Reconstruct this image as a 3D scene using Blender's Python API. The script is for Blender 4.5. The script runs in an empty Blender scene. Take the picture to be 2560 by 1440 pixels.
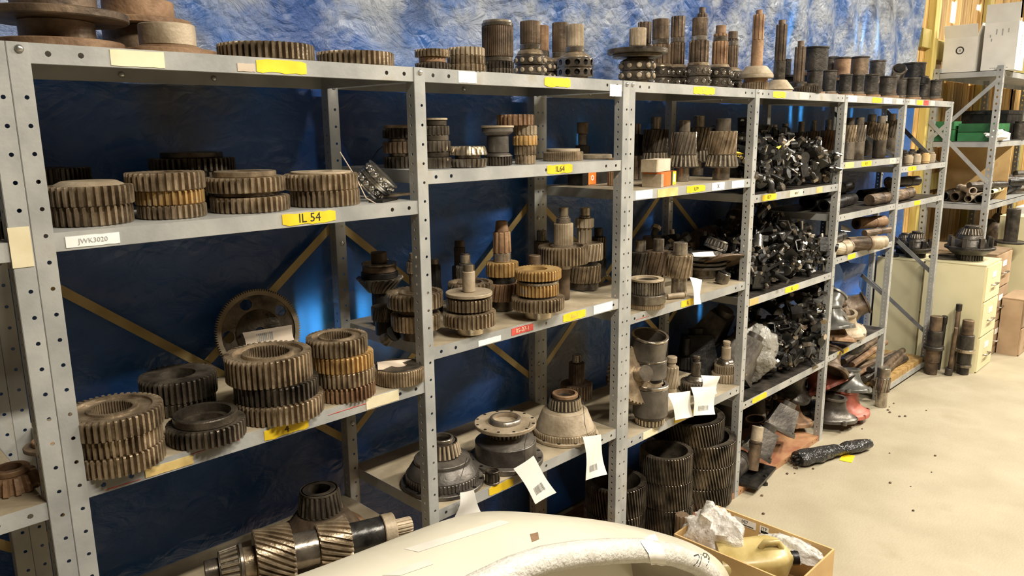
import bpy, math, random
from mathutils import Vector, Matrix, noise
random.seed(7)
S = bpy.context.scene
COL = S.collection
PI = math.pi
R_ = math.radians
# ---------------------------------------------------------------- camera
CAM = Vector((-.396575,-1.6310407,1.739342)); CR = Vector((.7061969,-.7079435,-.010094)); CU = Vector((.1505786,.1362459,.9791645)); CF = Vector((.6918179,.6930029,-.2028176)); FPX = 1895.06
cd = bpy.data.cameras.new('camera'); cam = bpy.data.objects.new('camera', cd); COL.objects.link(cam)
cd.sensor_width = 36; cd.lens = FPX/2560*36; cd.clip_start = .02
cam.matrix_world = Matrix(((CR.x,CU.x,-CF.x,CAM.x),(CR.y,CU.y,-CF.y,CAM.y),(CR.z,CU.z,-CF.z,CAM.z),(0,0,0,1)))
S.camera = cam
# ---------------------------------------------------------------- world, lamps, exposure
W = bpy.data.worlds.new('World'); S.world = W; W.use_nodes = True
bg = W.node_tree.nodes['Background']; bg.inputs[0].default_value = (.62,.82,1,1); bg.inputs[1].default_value = 16.0
def area(name, loc, size, sizey, power, col=(1,.9,.74), rot=(0,0,0)):
    l = bpy.data.lights.new(name,'AREA'); l.shape='RECTANGLE'; l.size=size; l.size_y=sizey; l.energy=power; l.color=col
    o = bpy.data.objects.new(name,l); COL.objects.link(o); o.location=loc; o.rotation_euler=rot; return o
for lx,ly,pw in ((.9,-2.1,105),(3.9,-2.1,150),(7.2,-2.1,160),(10.4,-2.1,130)):
    area('ceiling_lamp',(lx,ly,3.7),1.5,.12,pw,(1,.925,.80))
S.view_settings.view_transform='Standard'; S.view_settings.look='None'; S.view_settings.exposure=0.68; S.view_settings.gamma=1
S.view_settings.use_curve_mapping=False
# ---------------------------------------------------------------- pixel helpers (2560x1440 photo)
def ray(x,y): return CF + CR*((x-1280)/FPX) - CU*((y-720)/FPX)
def atY(x,y,Y=0.0): d=ray(x,y); return CAM+d*((Y-CAM.y)/d.y)
def atZ(x,y,z=0.0): d=ray(x,y); return CAM+d*((z-CAM.z)/d.z)
def atX(x,y,X): d=ray(x,y); return CAM+d*((X-CAM.x)/d.x)
def mpp(P): return (Vector(P)-CAM).dot(CF)/FPX          # metres per pixel at a point
# ---------------------------------------------------------------- materials
M = {}
def nd(nt,t,**k):
    n = nt.nodes.new(t)
    for a,b in k.items(): setattr(n,a,b)
    return n
def mat(key, c1, c2, rough=.5, metal=0., scale=8., bump=0., bscale=60., lo=.35, hi=.65, c3=None, spec=.5, rvar=.12, bright=.25, coat=0.):
    m = bpy.data.materials.new(key); m.use_nodes=True; nt=m.node_tree; b=nt.nodes['Principled BSDF']; L=nt.links.new
    tc=nd(nt,'ShaderNodeTexCoord'); oi=nd(nt,'ShaderNodeObjectInfo')
    mu=nd(nt,'ShaderNodeMath',operation='MULTIPLY'); mu.inputs[1].default_value=37.; L(oi.outputs['Random'],mu.inputs[0])
    n1=nd(nt,'ShaderNodeTexNoise',noise_dimensions='4D'); n1.inputs['Scale'].default_value=scale; n1.inputs['Detail'].default_value=6
    L(tc.outputs['Object'],n1.inputs['Vector']); L(mu.outputs[0],n1.inputs['W'])
    cr=nd(nt,'ShaderNodeValToRGB'); e=cr.color_ramp.elements
    e[0].position=lo; e[0].color=(*c1,1); e[1].position=hi; e[1].color=(*c2,1)
    if c3: x=e.new(min(.97,hi+.12)); x.color=(*c3,1)
    L(n1.outputs['Fac'],cr.inputs['Fac'])
    hsv=nd(nt,'ShaderNodeHueSaturation'); mr=nd(nt,'ShaderNodeMapRange'); mr.inputs['To Min'].default_value=1-bright; mr.inputs['To Max'].default_value=1+bright
    L(oi.outputs['Random'],mr.inputs['Value']); L(mr.outputs[0],hsv.inputs['Value']); L(cr.outputs['Color'],hsv.inputs['Color']); L(hsv.outputs[0],b.inputs['Base Color'])
    b.inputs['Metallic'].default_value=metal; b.inputs['Specular IOR Level'].default_value=spec; b.inputs['Coat Weight'].default_value=coat
    r=nd(nt,'ShaderNodeMapRange'); r.inputs['To Min'].default_value=max(0.03,rough-rvar); r.inputs['To Max'].default_value=min(1,rough+rvar)
    n2=nd(nt,'ShaderNodeTexNoise'); n2.inputs['Scale'].default_value=bscale; n2.inputs['Detail'].default_value=4; L(tc.outputs['Object'],n2.inputs['Vector'])
    L(n2.outputs['Fac'],r.inputs['Value']); L(r.outputs[0],b.inputs['Roughness'])
    if bump:
        bp=nd(nt,'ShaderNodeBump'); bp.inputs['Strength'].default_value=bump; bp.inputs['Distance'].default_value=.004
        L(n2.outputs['Fac'],bp.inputs['Height']); L(bp.outputs[0],b.inputs['Normal'])
    M[key]=m; return m
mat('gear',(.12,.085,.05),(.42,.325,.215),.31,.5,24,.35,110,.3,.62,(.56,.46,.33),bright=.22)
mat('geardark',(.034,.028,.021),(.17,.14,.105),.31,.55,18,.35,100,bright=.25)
mat('gearamber',(.22,.13,.05),(.56,.36,.14),.42,.35,22,.3,100,.3,.6,(.42,.34,.25),bright=.2)
mat('rust',(.12,.06,.028),(.34,.21,.115),.62,.2,16,.6,70,.32,.66,(.22,.17,.12),bright=.2)
mat('rustdark',(.06,.04,.025),(.21,.145,.09),.5,.35,16,.45,70,bright=.25)
mat('tan',(.26,.20,.125),(.50,.41,.29),.55,.2,14,.4,80,bright=.15)
mat('steel',(.15,.125,.095),(.50,.44,.36),.25,.8,14,.2,70,bright=.25)
mat('bright',(.36,.30,.22),(.72,.64,.5),.26,.85,10,.1,60,bright=.15)
mat('chrome',(.5,.49,.46),(.85,.83,.8),.18,.95,12,.05,60,bright=.1)
mat('black',(.006,.006,.006),(.03,.027,.023),.36,.3,18,.4,60,bright=.35)
mat('blackgrey',(.012,.012,.012),(.075,.07,.062),.32,.5,18,.4,60,bright=.5)
mat('drum',(.022,.02,.017),(.10,.085,.068),.42,.45,14,.6,60,c3=(.17,.08,.04),bright=.25)
mat('casting',(.05,.043,.036),(.17,.15,.125),.40,.4,10,.4,60,bright=.25)
mat('bellgrey',(.10,.10,.09),(.3,.29,.26),.32,.5,8,.2,50,bright=.2)
mat('redcast',(.22,.05,.03),(.42,.13,.09),.5,.1,9,.3,50)
mat('rack',(.30,.305,.295),(.44,.44,.415),.45,.1,7,.12,90,.35,.6,(.37,.33,.26),bright=.04)
mat('shelfplate',(.26,.21,.135),(.47,.395,.275),.6,.1,8,.3,60,bright=.05)
mat('brace',(.36,.26,.10),(.52,.40,.18),.5,.1,9,.15,60,bright=.08)
mat('bracedark',(.10,.10,.10),(.22,.22,.21),.45,.2,9,.1,60)
mat('yellow',(.80,.52,.01),(.92,.68,.03),.55,0,20,.1,60,bright=.05)
mat('cream',(.72,.63,.40),(.86,.78,.55),.6,0,14,.1,50,bright=.06)
mat('white',(.82,.81,.78),(.92,.91,.88),.6,0,10,.05,50,bright=.04)
mat('redlabel',(.55,.05,.04),(.68,.1,.08),.5,0,30,bright=.05)
mat('tanlabel',(.6,.42,.14),(.72,.56,.24),.6,0,30,.1)
mat('ink',(.01,.01,.01),(.025,.022,.02),.6,0,30,bright=.05)
mat('inkgrey',(.3,.3,.28),(.4,.4,.38),.6,0,30,bright=.05)
mat('bolt',(.5,.5,.47),(.75,.74,.7),.3,.8,40,bright=.1)
mat('cabinet',(.66,.60,.36),(.76,.70,.45),.45,0,3,.05,60,c3=(.6,.5,.28),bright=.05)
mat('cabinetbrown',(.30,.2,.12),(.42,.3,.19),.5,0,5,.05,60)
mat('cardboard',(.50,.32,.13),(.66,.45,.2),.75,0,6,.15,40,c3=(.4,.24,.09),bright=.08)
mat('cardwhite',(.68,.66,.6),(.8,.78,.72),.65,0,6,.1,40,bright=.05)
mat('orange',(.75,.17,.02),(.85,.28,.05),.5,0,12)
mat('green',(.02,.10,.03),(.04,.17,.06),.45,0,8)
mat('paper',(.8,.78,.72),(.9,.88,.82),.6,0,8,bright=.04)
mat('paperdirty',(.5,.41,.31),(.68,.57,.45),.7,0,8,.1,bright=.04)
mat('wood',(.36,.20,.06),(.68,.45,.17),.6,0,5,.3,30,bright=.3)
mat('woodstud',(.42,.33,.08),(.62,.5,.18),.6,0,5,.25,30)
mat('redbase',(.30,.12,.06),(.52,.30,.15),.6,.1,9,.3,60)
mat('concrete',(.33,.285,.193),(.41,.36,.255),.6,0,3.4,.4,90,.28,.6,c3=(.37,.315,.215),bright=0,spec=.35)
mat('fender',(.54,.50,.39),(.63,.59,.47),.36,0,5,.03,40,.25,.7,c3=(.55,.51,.43),bright=0,coat=.15)
mat('bubble',(.52,.50,.45),(.66,.64,.58),.28,0,40,.9,150,bright=0)
mat('fenderinside',(.22,.2,.16),(.33,.3,.24),.5,0,6,.1)
mat('jerry',(.36,.27,.09),(.56,.45,.2),.35,0,14,.15,30,bright=0)
mat('ceiling',(.15,.12,.085),(.2,.165,.12),.8,0,2)
mat('tape',(.5,.48,.42),(.6,.57,.5),.4,0,9)
def woodgrain():
    for k in ('wood','woodstud'):
        nt=M[k].node_tree
        for n in nt.nodes:
            if n.type=='TEX_NOISE' and n.noise_dimensions=='4D':
                mp=nd(nt,'ShaderNodeMapping'); mp.inputs['Scale'].default_value=(6,6,.5)
                l=n.inputs['Vector'].links[0]; src=l.from_socket; nt.links.remove(l)
                nt.links.new(src,mp.inputs['Vector']); nt.links.new(mp.outputs[0],n.inputs['Vector'])
woodgrain()
def plastic(key,col,rough,alpha,scale,strength):
    m=bpy.data.materials.new(key); m.use_nodes=True; nt=m.node_tree; b=nt.nodes['Principled BSDF']
    b.inputs['Base Color'].default_value=(*col,1); b.inputs['Roughness'].default_value=rough; b.inputs['Alpha'].default_value=alpha
    tc=nd(nt,'ShaderNodeTexCoord'); n=nd(nt,'ShaderNodeTexNoise'); n.inputs['Scale'].default_value=scale; n.inputs['Detail'].default_value=3
    bp=nd(nt,'ShaderNodeBump'); bp.inputs['Strength'].default_value=strength; bp.inputs['Distance'].default_value=.02
    nt.links.new(tc.outputs['Object'],n.inputs['Vector']); nt.links.new(n.outputs['Fac'],bp.inputs['Height']); nt.links.new(bp.outputs[0],b.inputs['Normal'])
    M[key]=m
plastic('bagclear',(.86,.84,.79),.2,.55,30,.9)
plastic('bagsilver',(.26,.25,.22),.1,1,34,1.)
plastic('bagblack',(.03,.03,.03),.1,1,34,1.)
def tarpmat():
    m=bpy.data.materials.new('tarp'); m.use_nodes=True; nt=m.node_tree; L=nt.links.new; b=nt.nodes['Principled BSDF']; out=nt.nodes['Material Output']
    tc=nd(nt,'ShaderNodeTexCoord')
    n1=nd(nt,'ShaderNodeTexNoise'); n1.inputs['Scale'].default_value=1.7; n1.inputs['Detail'].default_value=6; L(tc.outputs['Object'],n1.inputs['Vector'])
    cr=nd(nt,'ShaderNodeValToRGB'); e=cr.color_ramp.elements
    e[0].position=.34; e[0].color=(.016,.07,.30,1); e[1].position=.55; e[1].color=(.045,.16,.52,1); x=e.new(.68); x.color=(.10,.10,.12,1); x=e.new(.8); x.color=(.12,.09,.05,1)
    L(n1.outputs['Fac'],cr.inputs['Fac'])
    # upper sheet paled in patches: silvery sheen painted into the colour, with dust
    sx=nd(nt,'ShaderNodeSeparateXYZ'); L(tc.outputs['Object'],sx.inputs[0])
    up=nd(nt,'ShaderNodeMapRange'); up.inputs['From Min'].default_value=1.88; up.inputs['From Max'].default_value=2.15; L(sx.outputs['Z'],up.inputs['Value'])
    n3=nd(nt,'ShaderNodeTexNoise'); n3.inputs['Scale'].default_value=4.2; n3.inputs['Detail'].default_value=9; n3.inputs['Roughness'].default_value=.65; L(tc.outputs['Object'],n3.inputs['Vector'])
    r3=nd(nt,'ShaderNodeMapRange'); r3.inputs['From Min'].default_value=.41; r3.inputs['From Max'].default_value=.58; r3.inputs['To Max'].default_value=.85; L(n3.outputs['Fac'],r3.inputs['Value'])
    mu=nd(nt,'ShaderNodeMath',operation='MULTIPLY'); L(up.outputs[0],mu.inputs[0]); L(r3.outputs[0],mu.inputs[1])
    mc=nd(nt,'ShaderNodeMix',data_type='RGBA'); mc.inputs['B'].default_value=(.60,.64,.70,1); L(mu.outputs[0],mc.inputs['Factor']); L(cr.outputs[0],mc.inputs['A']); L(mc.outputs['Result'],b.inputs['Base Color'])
    b.inputs['Roughness'].default_value=.32; b.inputs['Coat Weight'].default_value=.6; b.inputs['Coat Roughness'].default_value=.2; b.inputs['Coat IOR'].default_value=1.6
    # crinkles: ridged stretched noise
    mp=nd(nt,'ShaderNodeMapping'); mp.inputs['Scale'].default_value=(9,9,12); mp.inputs['Rotation'].default_value=(0,.45,0); L(tc.outputs['Object'],mp.inputs['Vector'])
    n2=nd(nt,'ShaderNodeTexNoise'); n2.inputs['Scale'].default_value=1.; n2.inputs['Detail'].default_value=8; n2.inputs['Roughness'].default_value=.62; n2.inputs['Distortion'].default_value=.9; L(mp.outputs[0],n2.inputs['Vector'])
    v=nd(nt,'ShaderNodeTexVoronoi',feature='DISTANCE_TO_EDGE'); v.inputs['Scale'].default_value=2.1; L(mp.outputs[0],v.inputs['Vector'])
    ad=nd(nt,'ShaderNodeMath',operation='MULTIPLY_ADD'); ad.inputs[1].default_value=.45; L(v.outputs['Distance'],ad.inputs[0]); L(n2.outputs['Fac'],ad.inputs[2])
    bp=nd(nt,'ShaderNodeBump'); bs=nd(nt,'ShaderNodeMapRange'); bs.inputs['To Min'].default_value=.3; bs.inputs['To Max'].default_value=1.; L(up.outputs[0],bs.inputs['Value']); L(bs.outputs[0],bp.inputs['Strength']); bp.inputs['Distance'].default_value=.03; L(ad.outputs[0],bp.inputs['Height']); L(bp.outputs[0],b.inputs['Normal']); L(bp.outputs[0],b.inputs['Coat Normal'])
    tr=nd(nt,'ShaderNodeBsdfTranslucent'); tr.inputs[0].default_value=(.08,.42,.92,1)
    mx=nd(nt,'ShaderNodeMixShader'); mx.inputs[0].default_value=.3; L(b.outputs[0],mx.inputs[1]); L(tr.outputs[0],mx.inputs[2]); L(mx.outputs[0],out.inputs[0])
    M['tarp']=m
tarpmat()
# ---------------------------------------------------------------- object helpers
def tag(o,label=None,cat=None,group=None,kind=None):
    if label: o['label']=label
    if cat: o['category']=cat
    if group: o['group']=group
    if kind: o['kind']=kind
    return o
def mesh(name,v,f,m,smooth=None):
    me=bpy.data.meshes.new(name); me.from_pydata([tuple(p) for p in v],[],f); me.update()
    if m: me.materials.append(M[m])
    if smooth is not None:
        me.shade_smooth(); me.set_sharp_from_angle(angle=R_(smooth))
    return me
def ob(name,me,parent=None,loc=(0,0,0),rot=(0,0,0)):
    o=bpy.data.objects.new(name,me); COL.objects.link(o); o.location=loc; o.rotation_euler=rot
    if parent: o.parent=parent
    return o
def empty(name,loc=(0,0,0),rot=(0,0,0)):
    o=bpy.data.objects.new(name,None); COL.objects.link(o); o.location=loc; o.rotation_euler=rot; o.empty_display_size=.05; return o
def thing(name,label,cat,loc=(0,0,0),rot=(0,0,0),group=None): return tag(empty(name,loc,rot),label,cat,group)
def boxd(a,b):
    (x0,y0,z0),(x1,y1,z1)=a,b
    v=[(x0,y0,z0),(x1,y0,z0),(x1,y1,z0),(x0,y1,z0),(x0,y0,z1),(x1,y0,z1),(x1,y1,z1),(x0,y1,z1)]
    return v,[(0,3,2,1),(4,5,6,7),(0,1,5,4),(1,2,6,5),(2,3,7,6),(3,0,4,7)]
class MB:
    def __init__(s): s.v=[]; s.f=[]
    def add(s,v,f):
        n=len(s.v); s.v+= [tuple(p) for p in v]; s.f+=[tuple(i+n for i in q) for q in f]; return s
    def box(s,a,b): return s.add(*boxd(a,b))
    def obox(s,M4,a,b): v,f=boxd(a,b); return s.add([M4@Vector(p) for p in v],f)
    def tube(s,pts,r,n=8):
        pts=[Vector(p) for p in pts]; rr=r if isinstance(r,(list,tuple)) else [r]*len(pts)
        v=[];f=[]
        for i,p in enumerate(pts):
            t=(pts[min(i+1,len(pts)-1)]-pts[max(i-1,0)]).normalized()
            a=t.cross(Vector((0,0,1)) if abs(t.z)<.9 else Vector((1,0,0))).normalized(); b=t.cross(a)
            for k in range(n): an=2*PI*k/n; v.append(p+(a*math.cos(an)+b*math.sin(an))*rr[i])
        for i in range(len(pts)-1):
            for k in range(n): f.append((i*n+k,i*n+(k+1)%n,(i+1)*n+(k+1)%n,(i+1)*n+k))
        f.append(tuple(range(n-1,-1,-1))); f.append(tuple((len(pts)-1)*n+k for k in range(n)))
        return s.add(v,f)
    def build(s,name,m,parent=None,smooth=None,loc=(0,0,0),rot=(0,0,0)): return ob(name,mesh(name,s.v,s.f,m,smooth),parent,loc,rot)
def lathe(prof,n=32):
    """closed solid of revolution: prof list of (r,z) bottom-up outer then inner; r==0 ends make a point"""
    v=[];f=[];ring=[]
    for r,z in prof:
        if r<=1e-6: ring.append([len(v)]); v.append((0,0,z))
        else: ring.append(list(range(len(v),len(v)+n))); v+=[(r*math.cos(2*PI*k/n),r*math.sin(2*PI*k/n),z) for k in range(n)]
    for a,b in zip(ring,ring[1:]):
        for k in range(n):
            k2=(k+1)%n
            if len(a)==1 and len(b)==1: continue
            if len(a)==1: f.append((a[0],b[k2],b[k]))
            elif len(b)==1: f.append((a[k],a[k2],b[0]))
            else: f.append((a[k],a[k2],b[k2],b[k]))
    return v,f
_c={}
def segmesh(name,h,r,r2,n,d,tw,bore,bn,web,m,smooth=38):
    key=(round(h,4),round(r,4),round(r2,4),n,round(d,4),round(tw,3),round(bore,4),bn,round(web,4),m)
    if key in _c: return _c[key]
    if n: pts=[((i+fr)/n*2*PI,t,j) for i in range(n) for j,(fr,t) in enumerate(((0,0),(.36,0),(.50,1),(.88,1)))]
    else:
        N=36 if max(r,r2)>.025 else 20
        pts=[(i/N*2*PI,1,i%4) for i in range(N)]
    N=len(pts); e=min(.0022,h*.14,r*.12)
    lv=[(0,e),(e,0)]
    if tw: lv+=[(h*q,0) for q in (.25,.5,.75)]
    lv+=[(h-e,0),(h,e)]
    v=[];f=[]
    def ring(z,ins):
        rr=r+(r2-r)*z/h; s=len(v)
        for a,t,j in pts:
            q=rr-(d if (n and not t) else ins); a2=a+tw*z/h
            v.append((q*math.cos(a2),q*math.sin(a2),z))
        return s
    def inner(z,rad,sp=0):
        s=len(v)
        for a,t,j in pts:
            q=rad*(1.09 if (sp and j>=2) else 1); a2=a+tw*z/h
            v.append((q*math.cos(a2),q*math.sin(a2),z))
        return s
    def br(a,b):
        for k in range(N): f.append((a+k,a+(k+1)%N,b+(k+1)%N,b+k))
    rs=[ring(*l) for l in lv]
    for a,b in zip(rs,rs[1:]): br(a,b)
    top=rs[-1]; bot=rs[0]
    rt=r2-d
    if web and rt>bore*1.3:
        ro=rt-max(.004,(rt-bore)*.18); ri=bore+max(.003,(rt-bore)*.22)
        a=inner(h,ro); b=inner(h-web,ro*.985); c=inner(h-web,ri*1.02); g=inner(h,ri); br(top,a); br(a,b); br(b,c); br(c,g); top=g
    if bore:
        it=inner(h,bore,bn); ib=inner(0,bore,bn); br(top,it); br(it,ib); br(ib,bot)
    else:
        v.append((0,0,h)); ct=len(v)-1; v.append((0,0,0)); cb=len(v)-1
        for k in range(N): f.append((top+k,top+(k+1)%N,ct)); f.append((bot+(k+1)%N,bot+k,cb))
    _c[key]=mesh(name,v,f,m,smooth); return _c[key]
def holed(L,Wd,holes,rad,mapf,slot=1.0):
    """flat strip L x Wd (s along, t across) pierced by octagonal holes at list of (s,t0); mapf(s,t)->xyz"""
    v=[];f=[]
    def P(s,t): v.append(mapf(s,t)); return len(v)-1
    holes=sorted(holes); cur=0
    for s0,t0 in holes:
        a=s0-rad*1.9*slot; b=s0+rad*1.9*slot
        if a>cur+1e-5:
            q=[P(cur,0),P(a,0),P(a,Wd),P(cur,Wd)]; f.append(tuple(q))
        o=[(b,t0),(b,Wd),(s0,Wd),(a,Wd),(a,t0),(a,0),(s0,0),(b,0)]
        oi=[P(*p) for p in o]
        hi=[P(s0+rad*slot*math.cos(k*PI/4),t0+rad*math.sin(k*PI/4)) for k in range(8)]
        for k in range(8): f.append((oi[k],oi[(k+1)%8],hi[(k+1)%8],hi[k]))
        cur=b
    if cur<L-1e-5: q=[P(cur,0),P(L,0),P(L,Wd),P(cur,Wd)]; f.append(tuple(q))
    return v,f
_fc=[]
def text(body,size,parent,loc,rot,m='ink',name='lettering'):
    c=bpy.data.curves.new(name,'FONT'); c.body=body; c.size=size; c.align_x='CENTER'; c.align_y='CENTER'; c.extrude=.0002; c.resolution_u=2
    o=bpy.data.objects.new('tmp',c); COL.objects.link(o); dg=bpy.context.evaluated_depsgraph_get(); dg.update()
    me=bpy.data.meshes.new_from_object(o.evaluated_get(dg)); bpy.data.objects.remove(o); me.name=name
    me.materials.clear(); me.materials.append(M[m])
    return ob(name,me,parent,loc,rot)
def copytree(o,parent=None):
    c=o.copy(); COL.objects.link(c); c.parent=parent
    for ch in list(o.children): copytree(ch,c)
    return c
# ================================================================ the building
def struct(name,b,m,loc=(0,0,0)): o=b.build(name,m,loc=loc); o['kind']='structure'; return o
struct('floor',MB().box((-4,-6,-.1),(16,.75,0)),'concrete')
struct('ceiling',MB().box((-4,-6,4.2),(16,.75,4.3)),'ceiling')
struct('wall_front',MB().box((-4,-6.1,0),(16,-6,4.2)),'ceiling')
struct('wall_left',MB().box((-4.1,-6,0),(-4,.75,4.2)),'ceiling')
struct('wall_right',MB().box((16,-6,0),(16.1,.75,4.2)),'ceiling')
WY=.525
wall=empty('wall_back',(6,WY,0)); wall['kind']='structure'
# daylight gaps between planks: X position -> (width, list of open z ranges)
# (pixel x, pixel y top, pixel y bottom, width px) of the daylight seen in the photo
GP=[(783,765,868,16),(748,768,858,26),(748,578,592,7),(950,738,812,14),(900,742,818,34),(905,585,612,16),(1152,300,366,14),(1164,458,545,9),(1437,338,362,8),(1606,508,528,8),(1601,792,832,7),(1737,758,785,6),
 (1965,268,300,7),(1990,268,300,7),(1955,5,118,4),(2122,50,116,5),(2146,52,120,5),(2176,50,124,8),(2118,270,292,5)]
SP_=[(2345,0,42,5),(2381,0,54,6),(2445,8,22,6),(2552,40,62,6),(2547,70,105,5)]
def gap(px,ya,yb,w):
    A=atY(px,ya,WY); B=atY(px,yb,WY); m=mpp(A)*1.4
    return ((A.x+B.x)/2, max(.012,w*m*.8), [(B.z,A.z)])
GAPS=[gap(*g) for g in GP]
SHOW=[]
for g in SP_:      # seen at a slant, so the opening has to be wider than its visible slit
    q=gap(*g); wd=.022*(q[0]-CAM.x)/(WY-CAM.y)+g[3]*mpp((q[0],WY,2.4))*3.2; SHOW.append((q[0]+.5*wd-.03,wd,q[2]))
def plank(x0,x1,z0=0,z1=4.2,y0=None,th=.022,m='wood'):
    y0=0 if y0 is None else y0
    mm=MB().box((0,y0,0),(x1-x0,y0+th,z1-z0)).build('plank',m,wall); mm.location=(x0-6,0,z0); return mm
seams=sorted([(g[0],g[1],g[2]) for g in GAPS+SHOW]); x=-1.6; cuts=[]
edges=[]
while x<11.6:
    nxt=x+random.uniform(.13,.165)
    g=[s for s in seams if s[0]-s[1]/2<=nxt+.05]
    if g:
        s=g[0]
        if s[0]-s[1]/2-x>.01: plank(x,s[0]-s[1]/2)
        # boards added to block daylight outside the gap's open heights
        z=0
        for a,b in s[2]:
            plank(s[0]-s[1]/2-.02,s[0]+s[1]/2+.02,z,a,.024,.02); z=b
        plank(s[0]-s[1]/2-.02,s[0]+s[1]/2+.02,z,4.2,.024,.02)
        x=max(x,s[0]+s[1]/2); seams.remove(s)
    else:
        plank(x,nxt-.007 if x>6 else nxt,y0=random.uniform(0,.004)); x=nxt
# batten behind the seams of the bare wall, beams and studs on it
for a,b in ((-4,-1.6),(11.6,16)): MB().box((a-6,0,0),(b-6,.03,4.2)).build('plank','wood',wall)
for i,(xa,xb,za,zb,ya,yb) in enumerate([(6.52,6.64,0,4.2,-.057,-.002),(8.05,8.17,0,4.2,-.057,-.002),(9.9,10.02,0,4.2,-.057,-.002),(6.64,8.05,2.28,2.44,-.042,-.002),(8.17,9.9,2.28,2.44,-.042,-.002),(6.64,8.05,1.2,1.34,-.042,-.002),(6.31,6.52,2.36,2.5,-.042,-.002)]):
    struct(f'trim_{i+1}',MB().box((xa,WY+ya,za),(xb,WY+yb,zb)),'woodstud')
# outer boards added so the bare wall leaks daylight only at open gaps
ops=sorted((s[0]-s[1]/2-.03,s[0]+s[1]/2+.16) for s in SHOW); xx=6.0
for a,b in ops+[(11.5,11.6)]:
    while a-xx>.03:
        e=min(a,xx+.2); plank(xx,e,0,4.2,.026,.02); xx=e
    xx=max(xx,b)
# ---------------------------------------------------------------- tarpaulin
def tarp():
    x0,x1,z0,z1=-1.6,6.3,.02,3.6; nx,nz=260,120; v=[];f=[]
    for j in range(nz+1):
        for i in range(nx+1):
            x=x0+(x1-x0)*i/nx; z=z0+(z1-z0)*j/nz
            y=.494+.007*noise.noise((x*1.6,z*1.3,3))+.005*noise.noise((x*4+z*2.2,z*1.5,8))-.010*math.exp(-((z-1.76-.03*noise.noise((x*1.3,0,2)))/.012)**2)
            # slanted hanging folds in the upper right part
            k=max(0,min(1,(x-2.2)/1.5))*max(0,min(1,(z-1.7)/.5))
            y+=k*.012*math.sin((x*1.0+z*.55)*16+2*noise.noise((x*1.5,z,1)))
            y+=.008*abs(noise.noise((x*7,z*7,5)))
            # the sheet belly forward a little above the racks on the left
            y-=.10*max(0,min(1,(z-1.95)/.9))**1.2*max(0,min(1,(5.6-x)/2))
            if j==0 or x>6.1: y=min(y,.512)
            xe=x
            if i==nx: xe=x1+.03*noise.noise((1,z*2,4))
            v.append((xe,min(y,.516),z))
    for j in range(nz):
        for i in range(nx): a=j*(nx+1)+i; f.append((a,a+1,a+nx+2,a+nx+1))
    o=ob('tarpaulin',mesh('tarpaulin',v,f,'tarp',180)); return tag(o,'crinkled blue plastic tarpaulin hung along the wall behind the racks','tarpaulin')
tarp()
# ================================================================ racks
H=1.905; DEP=.45; FL=.035; RH=.036
PX=[0,.9105,1.8137,2.7562,3.7106,4.6053,5.5194]
LEV={0:{'T':H,'A':1.548,'B':1.03,'C':.54},1:{'T':H,'A':1.558,'B':1.049,'C':.54},2:{'T':H,'A':1.636,'B':1.138,'C':.635,'D':.05},3:{'T':H,'A':1.524,'B':1.063,'C':.57,'D':.03},
 4:{'T':H,'A':1.449,'B':.974,'C':.475,'D':.03},5:{'T':H,'A':1.559,'E':1.28,'B':1.046,'C':.49},6:{'T':H,'A':1.50,'E':1.272,'D':.06}}
def zof(k): return LEV[int(k[0])][k[1]] if isinstance(k,str) else k
UL={0:'grey perforated steel rack cut off by the left edge of the photo',1:'grey steel rack bay with stacked gears, nearest the camera',2:'grey steel rack bay second from the left, holding tagged hubs',
 3:'grey steel rack bay third from the left with ring gears under it',4:'grey steel rack bay heaped with small oily black parts',5:'grey steel rack bay with bell castings, second last in the row',6:'narrow looking last grey rack bay beside the filing cabinets'}
_post={}
def post(u,x,y,flip=1,h=H,sidevis=True):
    """L angle with its corner at x; flip=1 front flange runs +X; y front face, dy=+1 side flange runs back"""
    key=(flip,h)
    if key not in _post:
        b=MB(); n=int((h-.05)/.0508)
        hs=[(.03+i*.0508,.0215) for i in range(n)]
        b.add(*holed(h,FL,hs,.0042,lambda s,t:(flip*t,0,s)))
        hs2=[(.03+i*.0254,.019) for i in range(2*n)]
        b.add(*holed(h,FL,hs2,.0036,lambda s,t:(0,t,s),1.25))
        _post[key]=mesh('post',b.v,b.f,'rack')
    o=ob('post',_post[key],u,(x,y,0)); md=o.modifiers.new('thickness','SOLIDIFY'); md.thickness=.002; md.offset=0; return o
def bolt(u,x,y,z,face=-1):
    key='bolt'
    if key not in _post:
        v,f=lathe([(0,0),(.0075,0),(.0075,.002),(.005,.005),(0,.006)],12); _post[key]=mesh('bolt',v,f,'bolt',40)
    return ob('bolt',_post[key],u,(x,y,z),(PI/2,0,0))
def shelf(u,x0,x1,z,mt='rack',plate='shelfplate',rh=RH,bend=0):
    b=MB(); w=x1-x0
    hs=[(.03,rh*.5),(.085,rh*.5),(w*.55,rh*.5),(w-.085,rh*.5),(w-.03,rh*.5)]
    b.add(*holed(w,rh,hs,.0055,lambda s,t:(x0+s,0,z-rh+t)))
    b.add(*holed(w,rh,[],.0055,lambda s,t:(x0+s,DEP,z-rh+t)))
    for xx in (x0,x1): b.add([(xx,0,z-rh),(xx,DEP,z-rh),(xx,DEP,z),(xx,0,z)],[(0,1,2,3)])
    b.box((x0,0,z-rh),(x1,.012,z-rh+.0015))
    o=b.build('shelf',mt,u); md=o.modifiers.new('thickness','SOLIDIFY'); md.thickness=.0018; md.offset=0
    MB().box((x0+.001,.001,z-.0025),(x1-.001,DEP-.001,z-.0005)).build('shelf_plate',plate,o)
    return o
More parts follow.
